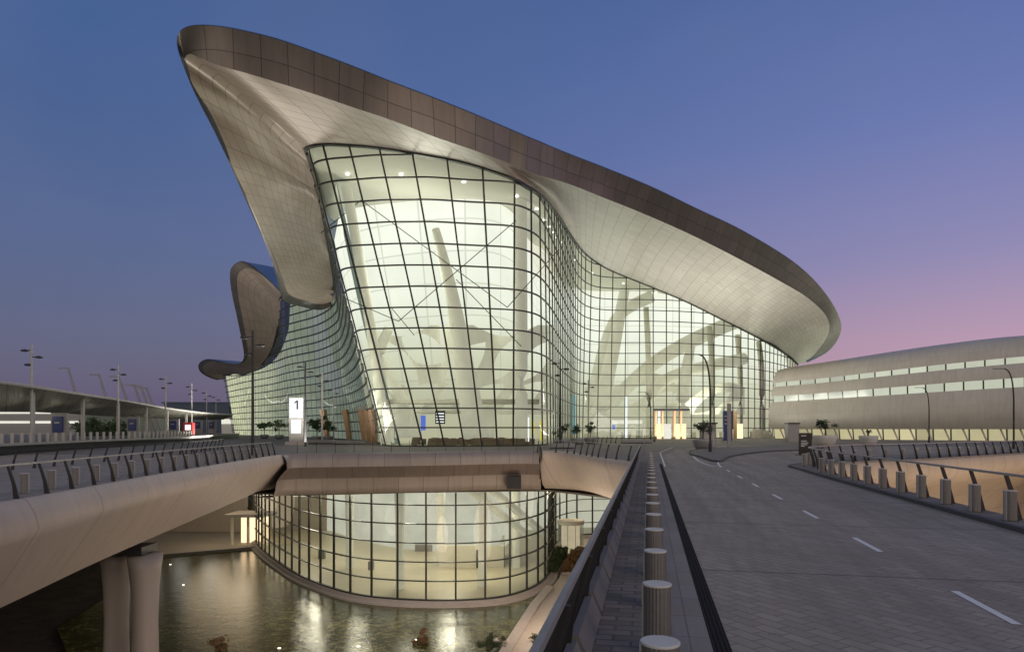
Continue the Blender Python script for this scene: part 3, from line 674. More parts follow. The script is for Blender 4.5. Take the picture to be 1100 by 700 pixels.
vault_wall(628, 800, 181, lambda u: 405+.14*abs(u-700)+6*math.sin(u*.07), [(650, 432, 20, 5, -.6), (680, 425, 24, 6, -.5), (706, 432, 20, 6, -.6), (735, 424, 24, 5, -.4), (765, 432, 22, 6, -.5), (785, 438, 14, 5, -.5)])
b = B()
rnd = random.Random(3)
for i in range(60):
    x = rnd.uniform(-15, 3); y = rnd.uniform(94, 102); w_ = rnd.uniform(.4, 1.2); h_ = rnd.uniform(.35, .6)
    box(b, (x, y, .02), (x+w_, y+.7, h_)); box(b, (x, y+.6, h_), (x+w_, y+.72, h_+.5))
part('waiting_seats', b, plain('seat_tan', (.22, .17, .12), .6, var=.5), T)
b = B()
for i in range(30):
    x = rnd.uniform(15, 66); y = rnd.uniform(168, 176); w_ = rnd.uniform(.8, 3); box(b, (x, y, .02), (x+w_, y+1, rnd.uniform(1, 2.6)))
part('check_in_desks', b, M['int_white'], T)
def panel(nm, u0, u1, v0, v1, Y, mat, dep=.3):
    a = P(u0, v1, Y); c = P(u1, v0, Y); b = B(); box(b, (a.x, Y, a.z), (c.x, Y+dep, c.z)); return part(nm, b, M[mat], T)
panel('flight_board', 467.5, 478, 441, 455, 94.5, 'dark')
b = B()
for j in range(4):
    a = P(468.5, 453.5-j*3, 94.4); c = P(477, 452.3-j*3, 94.4); quad(b, [(a.x, 94.4, a.z), (c.x, 94.4, a.z), (c.x, 94.4, c.z), (a.x, 94.4, c.z)])
part('board_text', b, M['screen_white'], T)
panel('lit_screen', 452, 457, 446, 462, 96, 'screen_blue'); panel('lit_screen', 567, 568.5, 448, 474, 96, 'screen_white'); panel('lit_screen', 571, 574, 452, 466, 97, 'screen_yellow')
panel('lit_screen', 580, 583, 452, 474, 99, 'screen_yellow'); panel('lit_screen', 614, 618, 424, 466, 152, 'screen_cyan', .5); panel('lit_screen', 671, 674, 425, 470, 171, 'screen_white'); panel('lit_screen', 656, 661, 456, 461, 171, 'screen_blue')
panel('lit_screen', 648, 690, 451, 455, 175, 'strip'); panel('lit_screen', 707, 711, 440, 470, 172, 'screen_white')
for u in (412, 426, 442, 500, 520): panel('hall_partition', u, u+11, 436+rnd.uniform(-3, 8), 470, 102+rnd.random(), 'int_beige_glow')
# entrances in the right glass face
for u0, u1, v0 in ((706, 711, 455), (713, 721, 455), (726, 731, 455), (733, 737, 455), (792, 798, 455)):
    Y = 160.0 if u1 < 760 else 166
    panel('entrance_portal', u0-2.0, u0-.2, 441, 472, Y-1.5, 'wood', 1.4)
    panel('entrance_glow', u0, u1, v0, 471.5, Y-1, 'warm_glow' if u1-u0 < 7 else 'strip', .2)
panel('entrance_head', 703, 741, 438.5, 441, 157.5, 'dark', 1.8)
b = B()
# wood fins at the foot of the side facade
for u, Y in ((352, 150), (376, 139), (392, 124), (398, 119), (403, 113)):
    q = ground_pt(u, Y-3); tp_ = P(u-5 if u < 390 else u-3, 440, Y-3)
    b = B(); sweep(b, [q, tp_], 1.7, .6, taper=1.5); part('timber_fin', b, M['wood'], T)
# ------------------------------------------------------------------ concourse on the right
CN = empty('concourse_building', (80, 140, 0), label='long low concourse with three stacked pale shells and lit window bands', cat='building')
ce_ = crom([Vector(p) for p in ((68, 172, 0), (74, 163, 0), (84, 155, 0), (90, 147, 0), (97, 138, 0), (104, 131, 0), (118, 118, 0), (140, 102, 0))], 8)
ce_ = crom([Vector((( u-550)/733*Y, Y, 0)) for u, Y in ((834, 166), (845, 163.5), (860, 161), (890, 157), (940, 149), (1000, 142), (1060, 136), (1120, 130), (1250, 120))], 8)
M['shell'] = panelled('concourse_shell', (.60, .56, .50), 5.5, 3.2, .035, .5, .15, .75, .1)
CW = -1
secs = [('roof_shell', [(-14, 21.3), (-6, 21.0), (-1, 20.3), (.4, 19.2), (1.1, 17.6), (1.2, 16.3)], 'shell'), ('window_band', [(.6, 16.3), (.5, 15.05)], 'wb'), ('middle_shell', [(1.2, 15.05), (1.6, 14.2), (1.8, 13.0), (1.8, 12.2)], 'shell'),
        ('window_band', [(1.3, 12.2), (1.1, 10.4)], 'wb'), ('lower_shell', [(1.9, 10.4), (2.6, 8.5), (2.9, 6), (2.6, 3.6), (2.0, 2.3)], 'shell'), ('shell_underside', [(2.0, 2.3), (0, 2.2)], 'shell'), ('ground_windows', [(1.0, 2.25), (.6, .0)], 'wg')]
def windowmat(name, base, width, lo=.35, hi=1.0):
    k = N(name); uv = k.uv(); g = grid_mask(k, uv, width, 0, .14); ce = cells(k, uv, width, 99); n = k.noise(.6, 4)
    f = k.math('ADD', k.math('MULTIPLY', ce, .75), k.math('MULTIPLY', n, .3))
    col = k.mix(f, tuple(x*lo for x in base), tuple(x*hi for x in base)); col = k.mix(g, col, (.02, .02, .018))
    e = k.a('Emission'); k.put(e.inputs[0], col); e.inputs[1].default_value = 1.0
    gl = k.a('BsdfGlossy'); gl.inputs['Roughness'].default_value = .1
    mx = k.a('MixShader'); mx.inputs[0].default_value = .08; k.put(mx.inputs[1], e); k.put(mx.inputs[2], gl)
    k.t.links.new(mx.outputs[0], k.out.inputs[0]); return k.m
M['wb'] = windowmat('band_windows', (.74, .78, .62), 3.3, .55); M['wg'] = windowmat('ground_windows', (.80, .72, .42), 3.1, .35)
def conc_h(p, z):   # the shells climb towards the right
    if z < 2.4: return z
    f = max(0, min(1, (p.x-62)/38)); f = f*f*(3-2*f)*.5+f*.5; return 2.3+(z-2.3)*(.79+.21*f)
for nm, pr, mt in secs:
    rows_ = []
    for o_, z_ in pr: rows_.append([q+Vector((0, 0, conc_h(q, z_))) for q in offs(ce_, 1, o_)])
    part(nm, loft(rows_), M[mt], CN, True)
b = B(); e1 = offs(ce_, 1, 1.1)
for p in resample(e1, 3.1): sweep(b, [p, p+Vector((-.9, .2, 2.3))], .12, .3, up=Vector((1, 0, 0)))
part('window_frames', b, M['shell'], CN)
# ------------------------------------------------------------------ pool, lower banks
poolp = [(-14, 20), (3.5, 40)] + [xy(G(550, 700, LOW)), xy(G(578, 650, LOW)), xy(G(592, 632, LOW))] + [(2, 80), (-20, 85), xy(G(279, 588.5, LOW)), xy(G(168, 598, LOW)), xy(G(160, 612, LOW)), (-40, 60), (-26, 42), (-24, 20)]
structure('pool_water', sheet(poolp, LOW-.12), M['water'])
structure('far_bank', slab([xy(G(281, 587, LOW)), xy(G(166, 597, LOW)), (-75, 95), (-90, 140), (-30, 140)], LOW-.25, LOW+.05), M['pavlight'])
structure('lower_path', slab([xy(G(545, 705, LOW)), xy(G(592, 632, LOW)), (5.6, 80), (6.4, 92), (10, 108), (60, 110), (60, 30), (-1, 30)], LOW-.28, LOW), M['pavlight'])
kb = B(); pe = [G(545, 705, LOW), G(560, 680, LOW), G(578, 650, LOW), G(594, 631, LOW)]; sweep(kb, [p+Vector((-.3, 0, .1)) for p in pe], .9, .3); structure('pool_kerb', kb, M['concrete'])
kb = B(); pe = [G(160, 612, LOW), G(166, 597.6, LOW), G(279, 588, LOW), G(286, 594, LOW)]; sweep(kb, [p+Vector((0, 0, .08)) for p in pe], .4, .26); structure('pool_kerb', kb, M['kerb'])
def leaves(bm, c, r, n, size, seed, squash=1.0, shell=False):
    rd = random.Random(seed)
    cl = [(Vector((rd.gauss(0, .5), rd.gauss(0, .5), rd.gauss(0, .45))), rd.uniform(.25, .5)) for _ in range(9)]
    for i in range(n):
        o, cr = rd.choice(cl); p = o+Vector((rd.gauss(0, 1), rd.gauss(0, 1), rd.gauss(0, 1)))*cr*.6
        p = Vector(c)+Vector((p.x*r, p.y*r, p.z*r*squash)); a = Vector((rd.gauss(0, 1), rd.gauss(0, 1), rd.gauss(0, 1))).normalized(); q = a.orthogonal().normalized()
        s = size*rd.uniform(.6, 1.3); quad(bm, [p-a*s, p+q*s*.4, p+a*s, p-q*s*.4])
def bush(name, loc, r, n, size, mat, label, cat='shrub', squash=.6, group=None, seed=1):
    e_ = empty(name, loc, label=label, cat=cat, group=group); b = B(); leaves(b, (0, 0, r*.5), r, n, size, seed, squash); obj('foliage', b, M[mat], e_)
    b = B()
    for a in range(5): tube(b, [(0, 0, 0), (.3*r*math.cos(a*1.3), .3*r*math.sin(a*1.3), r*.6)], .03*max(r, .5), 5)
    obj('stem', b, M['bark'], e_); return e_
# planted beds by the drum
def bed(pl, label, seed):
    e_ = empty('planted_bed', pl[0], label=label, cat='planting bed', group='planted beds beside the lower path')
    part('kerb', slab([xy(p) for p in pl], LOW, LOW+.3), M['concrete'], e_)
    cx = sum(p.x for p in pl)/4; cy = sum(p.y for p in pl)/4
    part('soil', slab([(p.x+(cx-p.x)*.08, p.y+(cy-p.y)*.08) for p in pl], LOW+.3, LOW+.34), M['soil'], e_)
    b = B(); rd = random.Random(seed)
    for i in range(5200):
        a, c = rd.random(), rd.random(); p = (pl[0].lerp(pl[1], a)).lerp(pl[3].lerp(pl[2], a), c); h_ = .2+1.0*rd.random()*(0.6+.4*math.sin(p.x*3+p.y))
        q = Vector((rd.gauss(0, .12), rd.gauss(0, .12), 0)); s = rd.uniform(.05, .12)
        t = Vector((rd.uniform(-1, 1), rd.uniform(-1, 1), 0)).normalized()*s
        z = LOW+.34+h_; quad(b, [Vector((p.x, p.y, z-.35)), Vector((p.x, p.y, z-.2))+t, Vector((p.x, p.y, z))+q, Vector((p.x, p.y, z-.2))-t])
    part('foliage', b, M['leaf_red'] if seed == 2 else M['leaf'], e_)
bed([G(588, 616, LOW), G(597, 618, LOW), G(610, 597, LOW), G(592, 593, LOW)], 'narrow dark green planted bed beside the glass wall of the lower level', 1)
bed([G(603, 617, LOW), G(633, 617, LOW), G(634, 597, LOW), G(615, 596, LOW)], 'russet planted bed in front of the lit glass drum', 2)
dr = empty('glass_drum', G(613, 593, LOW), label='lit cylindrical glass entrance drum with white rim on the lower path', cat='entrance drum')
b = B(); lathe(b, [(1.75, 0), (1.75, 4.0)], 32, cap=False); obj('glass_wall', b, M['glass'], dr, True)
b = B(); lathe(b, [(1.85, 4.0), (1.9, 4.1), (1.9, 4.5), (1.8, 4.55)], 32); obj('roof_disc', b, M['int_white'], dr)
b = B(); lathe(b, [(1.95, 0), (1.95, .12)], 32); obj('base', b, M['int_white'], dr)
b = B(); box(b, (-.45, -.1, .12), (.45, .1, 3.9)); obj('door_leaf', b, M['warm_glow'], dr)
b = B(); lathe(b, [(1.3, .12), (1.3, 4.0)], 28, cap=False); obj('inner_glow', b, emit('drum_glow', (.80, .66, .46), .75, .4, 1.2), dr, True)  # glowing cylinder added inside so the glass drum looks lit
b = B()
for a in range(10): sweep(b, [Vector((1.76*math.cos(a*.628), 1.76*math.sin(a*.628), 0)), Vector((1.76*math.cos(a*.628), 1.76*math.sin(a*.628), 4))], .07, .07)
obj('frame', b, M['light_grey'], dr)
pv = empty('entrance_pavilion', G(268, 586, LOW), label='small warm lit entrance pavilion with flat roof across the pool', cat='pavilion')
b = B(); box(b, (-3.2, -1.5, 4.4), (2.6, 4, 4.8)); obj('roof', b, M['concrete'], pv)
for x in (-2.6, -.2, 1.9):
    b = B(); lathe(b, [(.22, 0), (.2, 4.4)], 12, (x, 0, 0)); obj('column', b, M['int_white'], pv)
b = B(); box(b, (-2.2, 2.4, .1), (2.0, 2.6, 4.0)); obj('lit_wall', b, M['warm_glow'], pv)
fb = empty('lower_arcade', G(240, 575, LOW), label='lit arcade wall at the far end of the pool under the ramp', cat='wall')
b = B(); box(b, (-26, 4, 0), (20, 4.5, 11)); obj('wall', b, M['pavlight'], fb)
b = B()
for i in range(7): box(b, (-20+i*5, 3.8, 6.0), (-17.4+i*5, 3.95, 9.0))
obj('lit_openings', b, M['strip'], fb)
# plants & pot at the pool's near corner
pot = empty('planter_bowl', G(538, 694, LOW), label='small round stone bowl on the pool edge at the frame bottom', cat='planter')
b = B(); lathe(b, [(.25, 0), (.55, .25), (.62, .55), (.55, .6), (.45, .5)], 24); obj('bowl', b, M['stonepot'], pot, True)
b = B(); leaves(b, (0, 0, .55), .4, 150, .1, 4); obj('plant', b, M['leaf_red'], pot)
bush('shrub', G(528, 697, LOW), .8, 900, .10, 'leaf', 'leafy green shrub spreading beside the stone bowl', seed=5)
bush('shrub', G(578, 689, LOW), .55, 350, .12, 'leaf', 'small shrub alone on the pale lower path', seed=6)
bush('water_plant', G(450, 690, LOW-.1), .7, 500, .12, 'leaf_red', 'reddish clump of plants in the pool near a submerged light', 'plant', seed=8)
bush('water_plant', G(236, 697, LOW-.1), .8, 600, .12, 'leaf_red', 'reddish clump of plants in the pool below the ramp pier', 'plant', seed=9)
for i, (u, v, lb) in enumerate(((197, 628, 'submerged pool light near the ramp pier'), (183, 606, 'submerged pool light in the far left pool corner'), (447, 687, 'submerged pool light left of the red water plant'), (483, 691, 'submerged pool light right of the red water plant'), (300, 696, 'submerged pool light in the middle of the pool'), (385, 694, 'submerged pool light below the curved glass'))):
    e_ = empty('pool_light', G(u, v, LOW-.1), label=lb, cat='light', group='submerged pool lights')
    b = B(); lathe(b, [(.16, -.1), (.16, .02), (.12, .03)], 16); obj('housing', b, M['steel'], e_)
    b = B(); lathe(b, [(.12, .032), (.1, .045)], 16); obj('lens', b, emit('pool_lens', (1, .95, .75), 6), e_)
# ------------------------------------------------------------------ lamps and masts
def mast(u, vtop, ztop, label, col='grey', Y=None, x=None):
    Y = (ztop-H)*F/(V0-vtop); q = Vector(((u-U0)/F*Y, Y, 0)); e_ = empty('light_mast', q, label=label, cat='light mast', group='tall light masts around the forecourt')
    b = B(); tube(b, [(0, 0, 0), (0, 0, ztop)], .15, 10, taper=.6); obj('pole', b, M[col], e_)
    for s, zz in ((-1, .6), (1, 1.3), (-.5, 2.1)):
        b = B(); box(b, (min(0, s*.75), -.06, ztop-zz-.04), (max(0, s*.75), .06, ztop-zz+.04)); lathe(b, [(.05, ztop-zz-.16), (.36, ztop-zz-.1), (.36, ztop-zz+.02), (.1, ztop-zz+.12)], 14, (s*.75, 0, 0)); obj('lamp_head', b, M['dark'], e_)
for u, v, lb, cl in ((34, 370, 'tall light mast rising left of the bus canopy columns', 'light_grey'), (127, 392, 'tall light mast behind the middle of the bus canopy', 'light_grey'), (178, 403, 'light mast near the far end of the bus canopy', 'light_grey'), (206, 412, 'light mast just beyond the bus canopy end', 'light_grey'), (222, 419, 'small distant light mast left of the roof wing', 'light_grey'), (232, 424, 'distant light mast closest to the far glass wing', 'light_grey'),
                     (271.5, 355, 'dark light mast in front of the roof wing', 'dark'), (328, 389, 'dark light mast beside the number one totem', 'dark'), (346, 400, 'pale light mast right of the number one totem', 'light_grey'), (358, 416, 'short pale mast in front of the timber fins', 'light_grey'),
                     (602, 385, 'dark light mast in front of the glass nose', 'dark'), (632, 408, 'pale light mast in front of the glass crease', 'light_grey'), (857, 430, 'thin grey mast before the concourse end', 'grey'), (902, 430, 'thin grey mast behind the stone planters', 'grey')):
    mast(u, v, 11.2, lb, cl)
def street_lamp(u, vbase, ztop, label, sgn=-1):
    q = G(u, vbase, 0); e_ = empty('street_lamp', q, label=label, cat='street lamp', group='curved street lamps')
    b = B(); ps = crom([(0, 0, 0), (0, 0, ztop*.45), (.03*sgn, 0, ztop*.68), (.22*sgn, 0, ztop*.86), (.6*sgn, 0, ztop*.965), (1.1*sgn, 0, ztop)], 6); tube(b, ps, .11, 10, taper=.55); obj('pole', b, M['dark'], e_)
    b = B(); sweep(b, [Vector((1.05*sgn, 0, ztop)), Vector((2.4*sgn, 0, ztop*1.0))], .24, .07); obj('lamp_head', b, M['dark'], e_)
    b = B(); lathe(b, [(.16, 0), (.16, .9), (.12, 1.0)], 12); obj('base', b, M['dark'], e_)
street_lamp(763, 486.5, 9.6, 'curved dark street lamp on the island before the glass face')
street_lamp(1089, 482, 9.4, 'large curved street lamp at the right before the concourse')
street_lamp(998, 475.5, 9.2, 'curved street lamp in the middle before the concourse')
street_lamp(699, 474.2, 9.0, 'faint curved street lamp near the glass entrances')
for i, (u, v, du) in enumerate(((73, 395, 10), (106, 402, 10), (127, 404, 11), (144, 413, 9), (151, 414, 9), (157, 416, 9))):
    Y = 190.0; a = P(u, v, Y); e_ = empty('leaning_mast', (a.x+du/F*Y*2.2, Y, -.3), label=f'pale leaning mast beyond the bus canopy, {ordn(i) if i else "first"} from the left', cat='mast', group='leaning masts beyond the canopy')
    b = B(); tube(b, [(0, 0, 0), (a.x-e_.location.x, 0, a.z+.3)], .45, 8, taper=.55); obj('pole', b, M['grey'], e_)
    b = B(); box(b, (a.x-e_.location.x-2.6, -.15, a.z+.1), (a.x-e_.location.x+.3, .15, a.z+.4)); obj('arm', b, M['grey'], e_)
# ------------------------------------------------------------------ text helper
def text(s, size, mat, parent, loc, rot=(math.pi/2, 0, 0), name='lettering', align='CENTER'):
    cu = bpy.data.curves.new(name, 'FONT'); cu.body = s; cu.size = size; cu.align_x = align; cu.extrude = .004
    o = bpy.data.objects.new('tmp', cu); dg = bpy.context.evaluated_depsgraph_get(); me = bpy.data.meshes.new_from_object(o)
    me.name = name; me.materials.clear(); me.materials.append(mat); q = bpy.data.objects.new(name, me); C.objects.link(q); q.parent = parent; q.location = loc; q.rotation_euler = rot
    bpy.data.objects.remove(o); return q
# totem "1"
q = ground_pt(318.5, 100); tt = empty('sign_totem', q, label='bright white totem sign with a black numeral one left of the glass', cat='sign')
b = B(); box(b, (-1.05, -.2, .5), (1.05, .2, 6.95)); obj('body', bevel(b, .03), M['light_grey'], tt)
b = B(); box(b, (-.98, -.23, 3.95), (.98, -.205, 6.85)); obj('upper_panel', b, M['screen_white'], tt)
b = B(); box(b, (-.72, -.23, 1.7), (.72, -.205, 3.7)); obj('lower_screen', b, M['screen_white'], tt)
b = B(); box(b, (-1.5, -.5, 0), (1.5, .5, .5)); obj('plinth', b, M['concrete'], tt)
b = B()
for pl in ([(.08, 5.2), (.30, 5.2), (.30, 6.5), (.08, 6.5)], [(-.22, 6.02), (.08, 6.25), (.08, 6.5), (-.22, 6.22)]): quad(b, [Vector((x, -.236, z)) for x, z in pl])
obj('numeral_one', b, M['black'], tt)
# blue totem
q = ground_pt(782, 128); tt = empty('sign_totem', q, label='tall navy blue totem sign before the glass entrances', cat='sign')
b = B(); box(b, (-.95, -.25, .1), (.75, .25, 5.7)); obj('body', bevel(b, .03), M['navy'], tt)
b = B()
for j in range(3): box(b, (-.7, -.27, 4.6-j*.7), (.1, -.262, 4.8-j*.7))
obj('sign_text', b, M['light_grey'], tt)
q = ground_pt(783.5, 82); tt = empty('sign_post', q, label='plain grey upright post in front of the navy totem', cat='post')
b = B(); box(b, (-.25, -.1, .0), (.2, .1, 5.4)); obj('post', bevel(b, .02), M['grey'], tt); b = B(); box(b, (-.4, -.25, 0), (.35, .25, .12)); obj('foot', b, M['dark'], tt)
# kiosk
q = ground_pt(760, 90); tt = empty('ticket_kiosk', q, label='grey kiosk with flat dark roof and round planter at its side', cat='kiosk')
b = B(); box(b, (-.85, -.7, 0), (.95, .8, 3.0)); obj('body', bevel(b, .04), M['grey'], tt)
b = B(); box(b, (-1.0, -.85, 3.0), (1.1, .95, 3.18)); obj('roof', b, M['dark'], tt)
b = B(); box(b, (-.6, -.73, .3), (.7, -.705, 2.6)); obj('panel', b, M['concrete'], tt)
q = ground_pt(851, 118); tt = empty('ticket_kiosk', q, label='grey kiosk left of the black board near the concourse', cat='kiosk')
b = B(); box(b, (-.95, -.7, 0), (.95, .8, 3.2)); obj('body', bevel(b, .04), M['grey'], tt); b = B(); box(b, (-1.05, -.85, 3.2), (1.05, .95, 3.4)); obj('roof', b, M['dark'], tt)
# black board
q = G(865, 488.5, 0); tt = empty('notice_board', (q.x, q.y, .0), rz=-.15, label='black freestanding notice board with white writing at the junction', cat='sign')
b = B(); box(b, (-.56, -.06, .05), (.56, .06, 2.0)); obj('panel', bevel(b, .015), M['black'], tt); b = B(); box(b, (-.8, -.4, 0), (.8, .4, .05)); obj('foot', b, M['dark'], tt)
for j, s in enumerate(('STOP', 'ARRIVALS', 'TERMINAL A', 'EXIT')):
    pass
b = B()
for zz, w_ in ((1.72, .3), (1.25, .34), (1.08, .42), (.92, .36), (.78, .22)): box(b, (-.38, -.072, zz), (-.38+w_*1.5, -.066, zz+.055))
obj('writing', b, M['white'], tt)
# planters with small trees
def planter(u, vb, r, h, label, Y=None, tree=1.0, seed=1, stone='stonepot', rot=0):
    q = G(u, vb, 0); e_ = empty('tree_planter', q, rz=rot, label=label, cat='planter', group='planters with small trees on the forecourt')
    b = B(); lathe(b, [(r*.62, 0), (r*.85, h*.35), (r, h*.8), (r, h), (r*.9, h), (r*.88, h*.88)], 28); obj('pot', b, M[stone], e_, True)
    b = B(); lathe(b, [(r*.87, h*.86), (r*.8, h*.9)], 20); obj('soil', b, M['soil'], e_)
    if tree:
        b = B(); tube(b, [(0, 0, h*.8), (.05, 0, h+tree*.5), (.12, .05, h+tree)], .07, 6, taper=.5)
        for a in range(5): tube(b, [(.05, 0, h+tree*.5), (.5*tree*math.cos(a*1.25)*.6, .5*tree*math.sin(a*1.25)*.6, h+tree*1.1)], .03, 5, taper=.5)
        obj('trunk', b, M['bark'], e_)
        b = B(); leaves(b, (0, 0, h+tree*1.15), .75*tree, 420, .14*tree, seed, .7); obj('crown', b, M['leaf'], e_)
planter(886, 479.5, 1.5, 1.5, 'wide stone bowl planter with small tree right of the black board', tree=1.3, seed=11)
planter(933, 478.5, 1.25, 1.4, 'stone bowl planter with bare low shrub before the concourse windows', tree=.5, seed=12)
planter(755, 482.5, 1.15, 1.2, 'grey round planter beside the dark roofed kiosk', tree=1.2, seed=13, stone='grey')
for i, (u, vb, lb) in enumerate(((603, 479.5, 'dark topiary planter under the dark mast at the glass nose'), (620, 477.5, 'small tree planter left of the glass crease'), (634, 476.5, 'small tree planter right of the glass crease'), (284, 471, 'bushy tree before the far wing under the lobed roof'), (300, 471.5, 'dark bushy tree left of the number one totem'), (340, 474, 'bushy tree right of the number one totem'), (352, 474, 'bushy tree near the timber fins'))):
    planter(u, vb, 1.0, 1.0, lb, tree=1.1 if u > 500 else 1.9, seed=20+i, stone='grey')
q = G(599, 483, 0)
# benches / low walls on the plaza before the nose
for i, (u, v, w_, lb) in enumerate(((603, 481.5, 3.2, 'grey concrete bench block before the glass nose'), (684, 475.8, 5, 'long low grey block near the glass crease'), (340, 476.5, 6, 'low concrete bench before the timber fins'), (376, 477, 5, 'low concrete bench close to the glass corner'))):
    q = G(u, v, 0); e_ = empty('concrete_bench', q, label=lb, cat='bench', group='concrete benches on the forecourt'); b = B(); box(b, (-w_/2, -.5, .12), (w_/2, .5, .62)); obj('seat', bevel(b, .04), M['grey'], e_); b = B(); box(b, (-w_/2+.15, -.35, 0), (w_/2-.15, .35, .12)); obj('base', b, M['dark'], e_)
# guard barrier ahead on the plaza before the right face
railing('railing', crom([G(636, 477.5), G(665, 475.6), G(700, 474.5), G(703, 473.6)], 8), 1, 'distant railing before the right glass face', spacing=2.4)
# ------------------------------------------------------------------ bus canopy and its deck
CD = .9
cd = [Vector((-38, 30, 0)), Vector((-43, 48, 0)), Vector((-47, 66, 0)), Vector((-51, 85, 0)), Vector((-54, 105, 0)), Vector((-62, 140, 0)), Vector((-80, 200, 0))]
cdc = crom(cd, 6)
dk = empty('bus_platform', (-47, 66, 0), label='raised bus platform with pale kerb behind the left ramp', cat='platform')
part('deck', slab([xy(p) for p in cdc]+[(-330, 200), (-330, 30)], .02, CD), M['dark'], dk)
b = B(); sweep(b, [p+Vector((.02, 0, CD+.02)) for p in cdc], .5, .22); part('kerb', b, M['light_grey'], dk)
structure('platform_paving', slab([(p.x-.3, p.y) for p in cdc]+[(-329, 199.9), (-329, 30.1)], CD, CD+.02), M['plaza'])
cn = empty('bus_canopy', (-50, 75, CD), label='long sloping bus canopy on slim posts at the left', cat='canopy')
ce0 = crom([P(u, v, Y) for u, v, Y in ((-90, 400, 52), (-40, 406.5, 60), (0, 412, 66), (35, 416.5, 71), (89, 424.5, 84), (127, 430, 96), (157, 435, 107), (180, 439, 118), (215, 443.5, 136), (250, 446, 165))], 6)
ce1 = crom([P(u, v, Y) for u, v, Y in ((-90, 436, 62), (-40, 439.5, 70), (0, 441.5, 77), (25, 442, 83), (70, 444, 98), (108, 446.5, 112), (140, 448, 123), (166, 449, 136), (205, 450, 156), (240, 450.5, 185))], 6)
M['canopy'] = panelled('canopy_soffit', (.20, .20, .165), 4.2, 0, .12, .6, 0, .3, .2)
part('soffit', loft([ce0, ce1]), M['canopy'], cn)
part('roof_sheet', loft([[p+Vector((0, 0, .3)) for p in ce0], [p+Vector((0, 0, .25)) for p in ce1]]), M['grey'], cn)
part('edge_beam', loft([ce0, [p+Vector((.1, -.1, .15)) for p in ce0], [p+Vector((0, 0, .3)) for p in ce0]]), M['light_grey'], cn)
part('edge_beam', loft([ce1, [p+Vector((0, 0, .25)) for p in ce1]]), M['dark'], cn)
for u, vt, Y in ((-42, 412, 63), (35, 422, 73.5), (89, 429, 87.5), (127, 434, 99), (157, 438.5, 110), (179.5, 441, 121), (200, 443, 134)):
    a = P(u, vt, Y); b = B(); sweep(b, [Vector((a.x, a.y, CD)), Vector((a.x, a.y, a.z+.3))], .34, .34, up=Vector((0, 1, 0))); part('post', b, M['light_grey'], cn)
# bus stop signs, light bollards, boxes under the canopy
for i, (u, v0, v1) in enumerate(((62, 447, 464), (142, 450, 462), (186, 452, 461), (212, 453, 460), (227, 453, 460))):
    Y = (78, 103, 124, 150, 172)[i]; a = P(u, v1, Y); c = P(u, v0, Y); w_ = (5.5, 4, 3.5, 3, 2.5)[i]/F*Y
    e_ = empty('bus_stop_sign', (a.x, Y, CD), label=f'navy blue bus stop sign under the canopy, {ordn(i) if i else "first"} from the left', cat='sign', group='navy signs under the canopy')
    b = B(); box(b, (-w_, -.1, a.z-CD), (w_, .1, c.z-CD)); obj('panel', bevel(b, .02), M['navy'], e_)
    b = B(); box(b, (-w_*1.5, .12, 0), (w_*1.7, .4, c.z-CD+.4)); obj('housing', b, M['grey'], e_)
    b = B(); box(b, (-w_*.55, -.115, (a.z+c.z)/2-CD+.1), (w_*.45, -.105, (a.z+c.z)/2-CD+.28)); obj('writing', b, M['light_grey'], e_)
e_ = empty('vending_box', (P(203, 460, 128).x, 128, CD), label='red and white lit vending box at the canopy end', cat='vending machine')
b = B(); box(b, (-.9, -.5, 0), (.9, .5, 2.6)); obj('body', bevel(b, .04), plain('red_paint', (.35, .02, .02), .4), e_); b = B(); box(b, (-.5, -.53, 1.2), (.6, -.51, 2.2)); obj('lit_front', b, M['screen_white'], e_)
b = B(); lathe(b, [(.17, 0), (.17, 1.02), (.13, 1.06)], 14); me = bpy.data.meshes.new('body'); b.to_mesh(me); b.free(); me.materials.append(M['light_grey'])
cb = resample([p+Vector((-1.1, 0, CD)) for p in cdc[10:]], 1.9, False)
for i, p in enumerate(cb[:38]):
    o = bpy.data.objects.new('platform_bollard', me); C.objects.link(o); o.location = p
    tag(o, f'pale bollard on the bus platform kerb, {ordn(i)} from the left frame edge', 'bollard', 'pale bollards on the bus platform')
# distant things at left
def far(name, u0, u1, v0, v1, Y, label, wall='grey', strips=(), roofc=None, dep=25):
    a = P(u0, v1, Y); c = P(u1, v0, Y); e_ = empty(name, ((a.x+c.x)/2, Y, 0), label=label, cat='building', group='distant buildings')
    hw = (c.x-a.x)/2; b = B(); box(b, (-hw, 0, -.3), (hw, dep, c.z)); obj('wall', b, M[wall], e_)
    for s0, s1 in strips:
        z0, z1 = P(0, s1, Y).z, P(0, s0, Y).z; b = B(); box(b, (-hw*.98, -.3, z0), (hw*.96, -.02, z1)); obj('window_band', b, M['strip'], e_)
    b = B(); box(b, (-hw-1, -1, c.z), (hw+1, dep+1, c.z+.8)); obj('roof', b, M[roofc or 'grey'], e_)
far('parking_building', -190, 90, 440, 470, 165, 'long low car park building with two bright light strips behind the canopy', strips=((442.5, 444.2), (452, 454.5)), dep=40)
far('hangar', 176, 262, 433, 462, 420, 'distant dark blue hangar below the roof wing tip', wall='rim', roofc='rim', dep=60)
far('office_block', 238, 251, 449, 462, 300, 'small distant white lit block beside the far glass wing', wall='int_white', strips=((450, 455),), dep=10)
far('office_block', 130, 180, 447, 464, 260, 'low dark block seen beneath the canopy middle', wall='dark', strips=((454, 456),), dep=20)
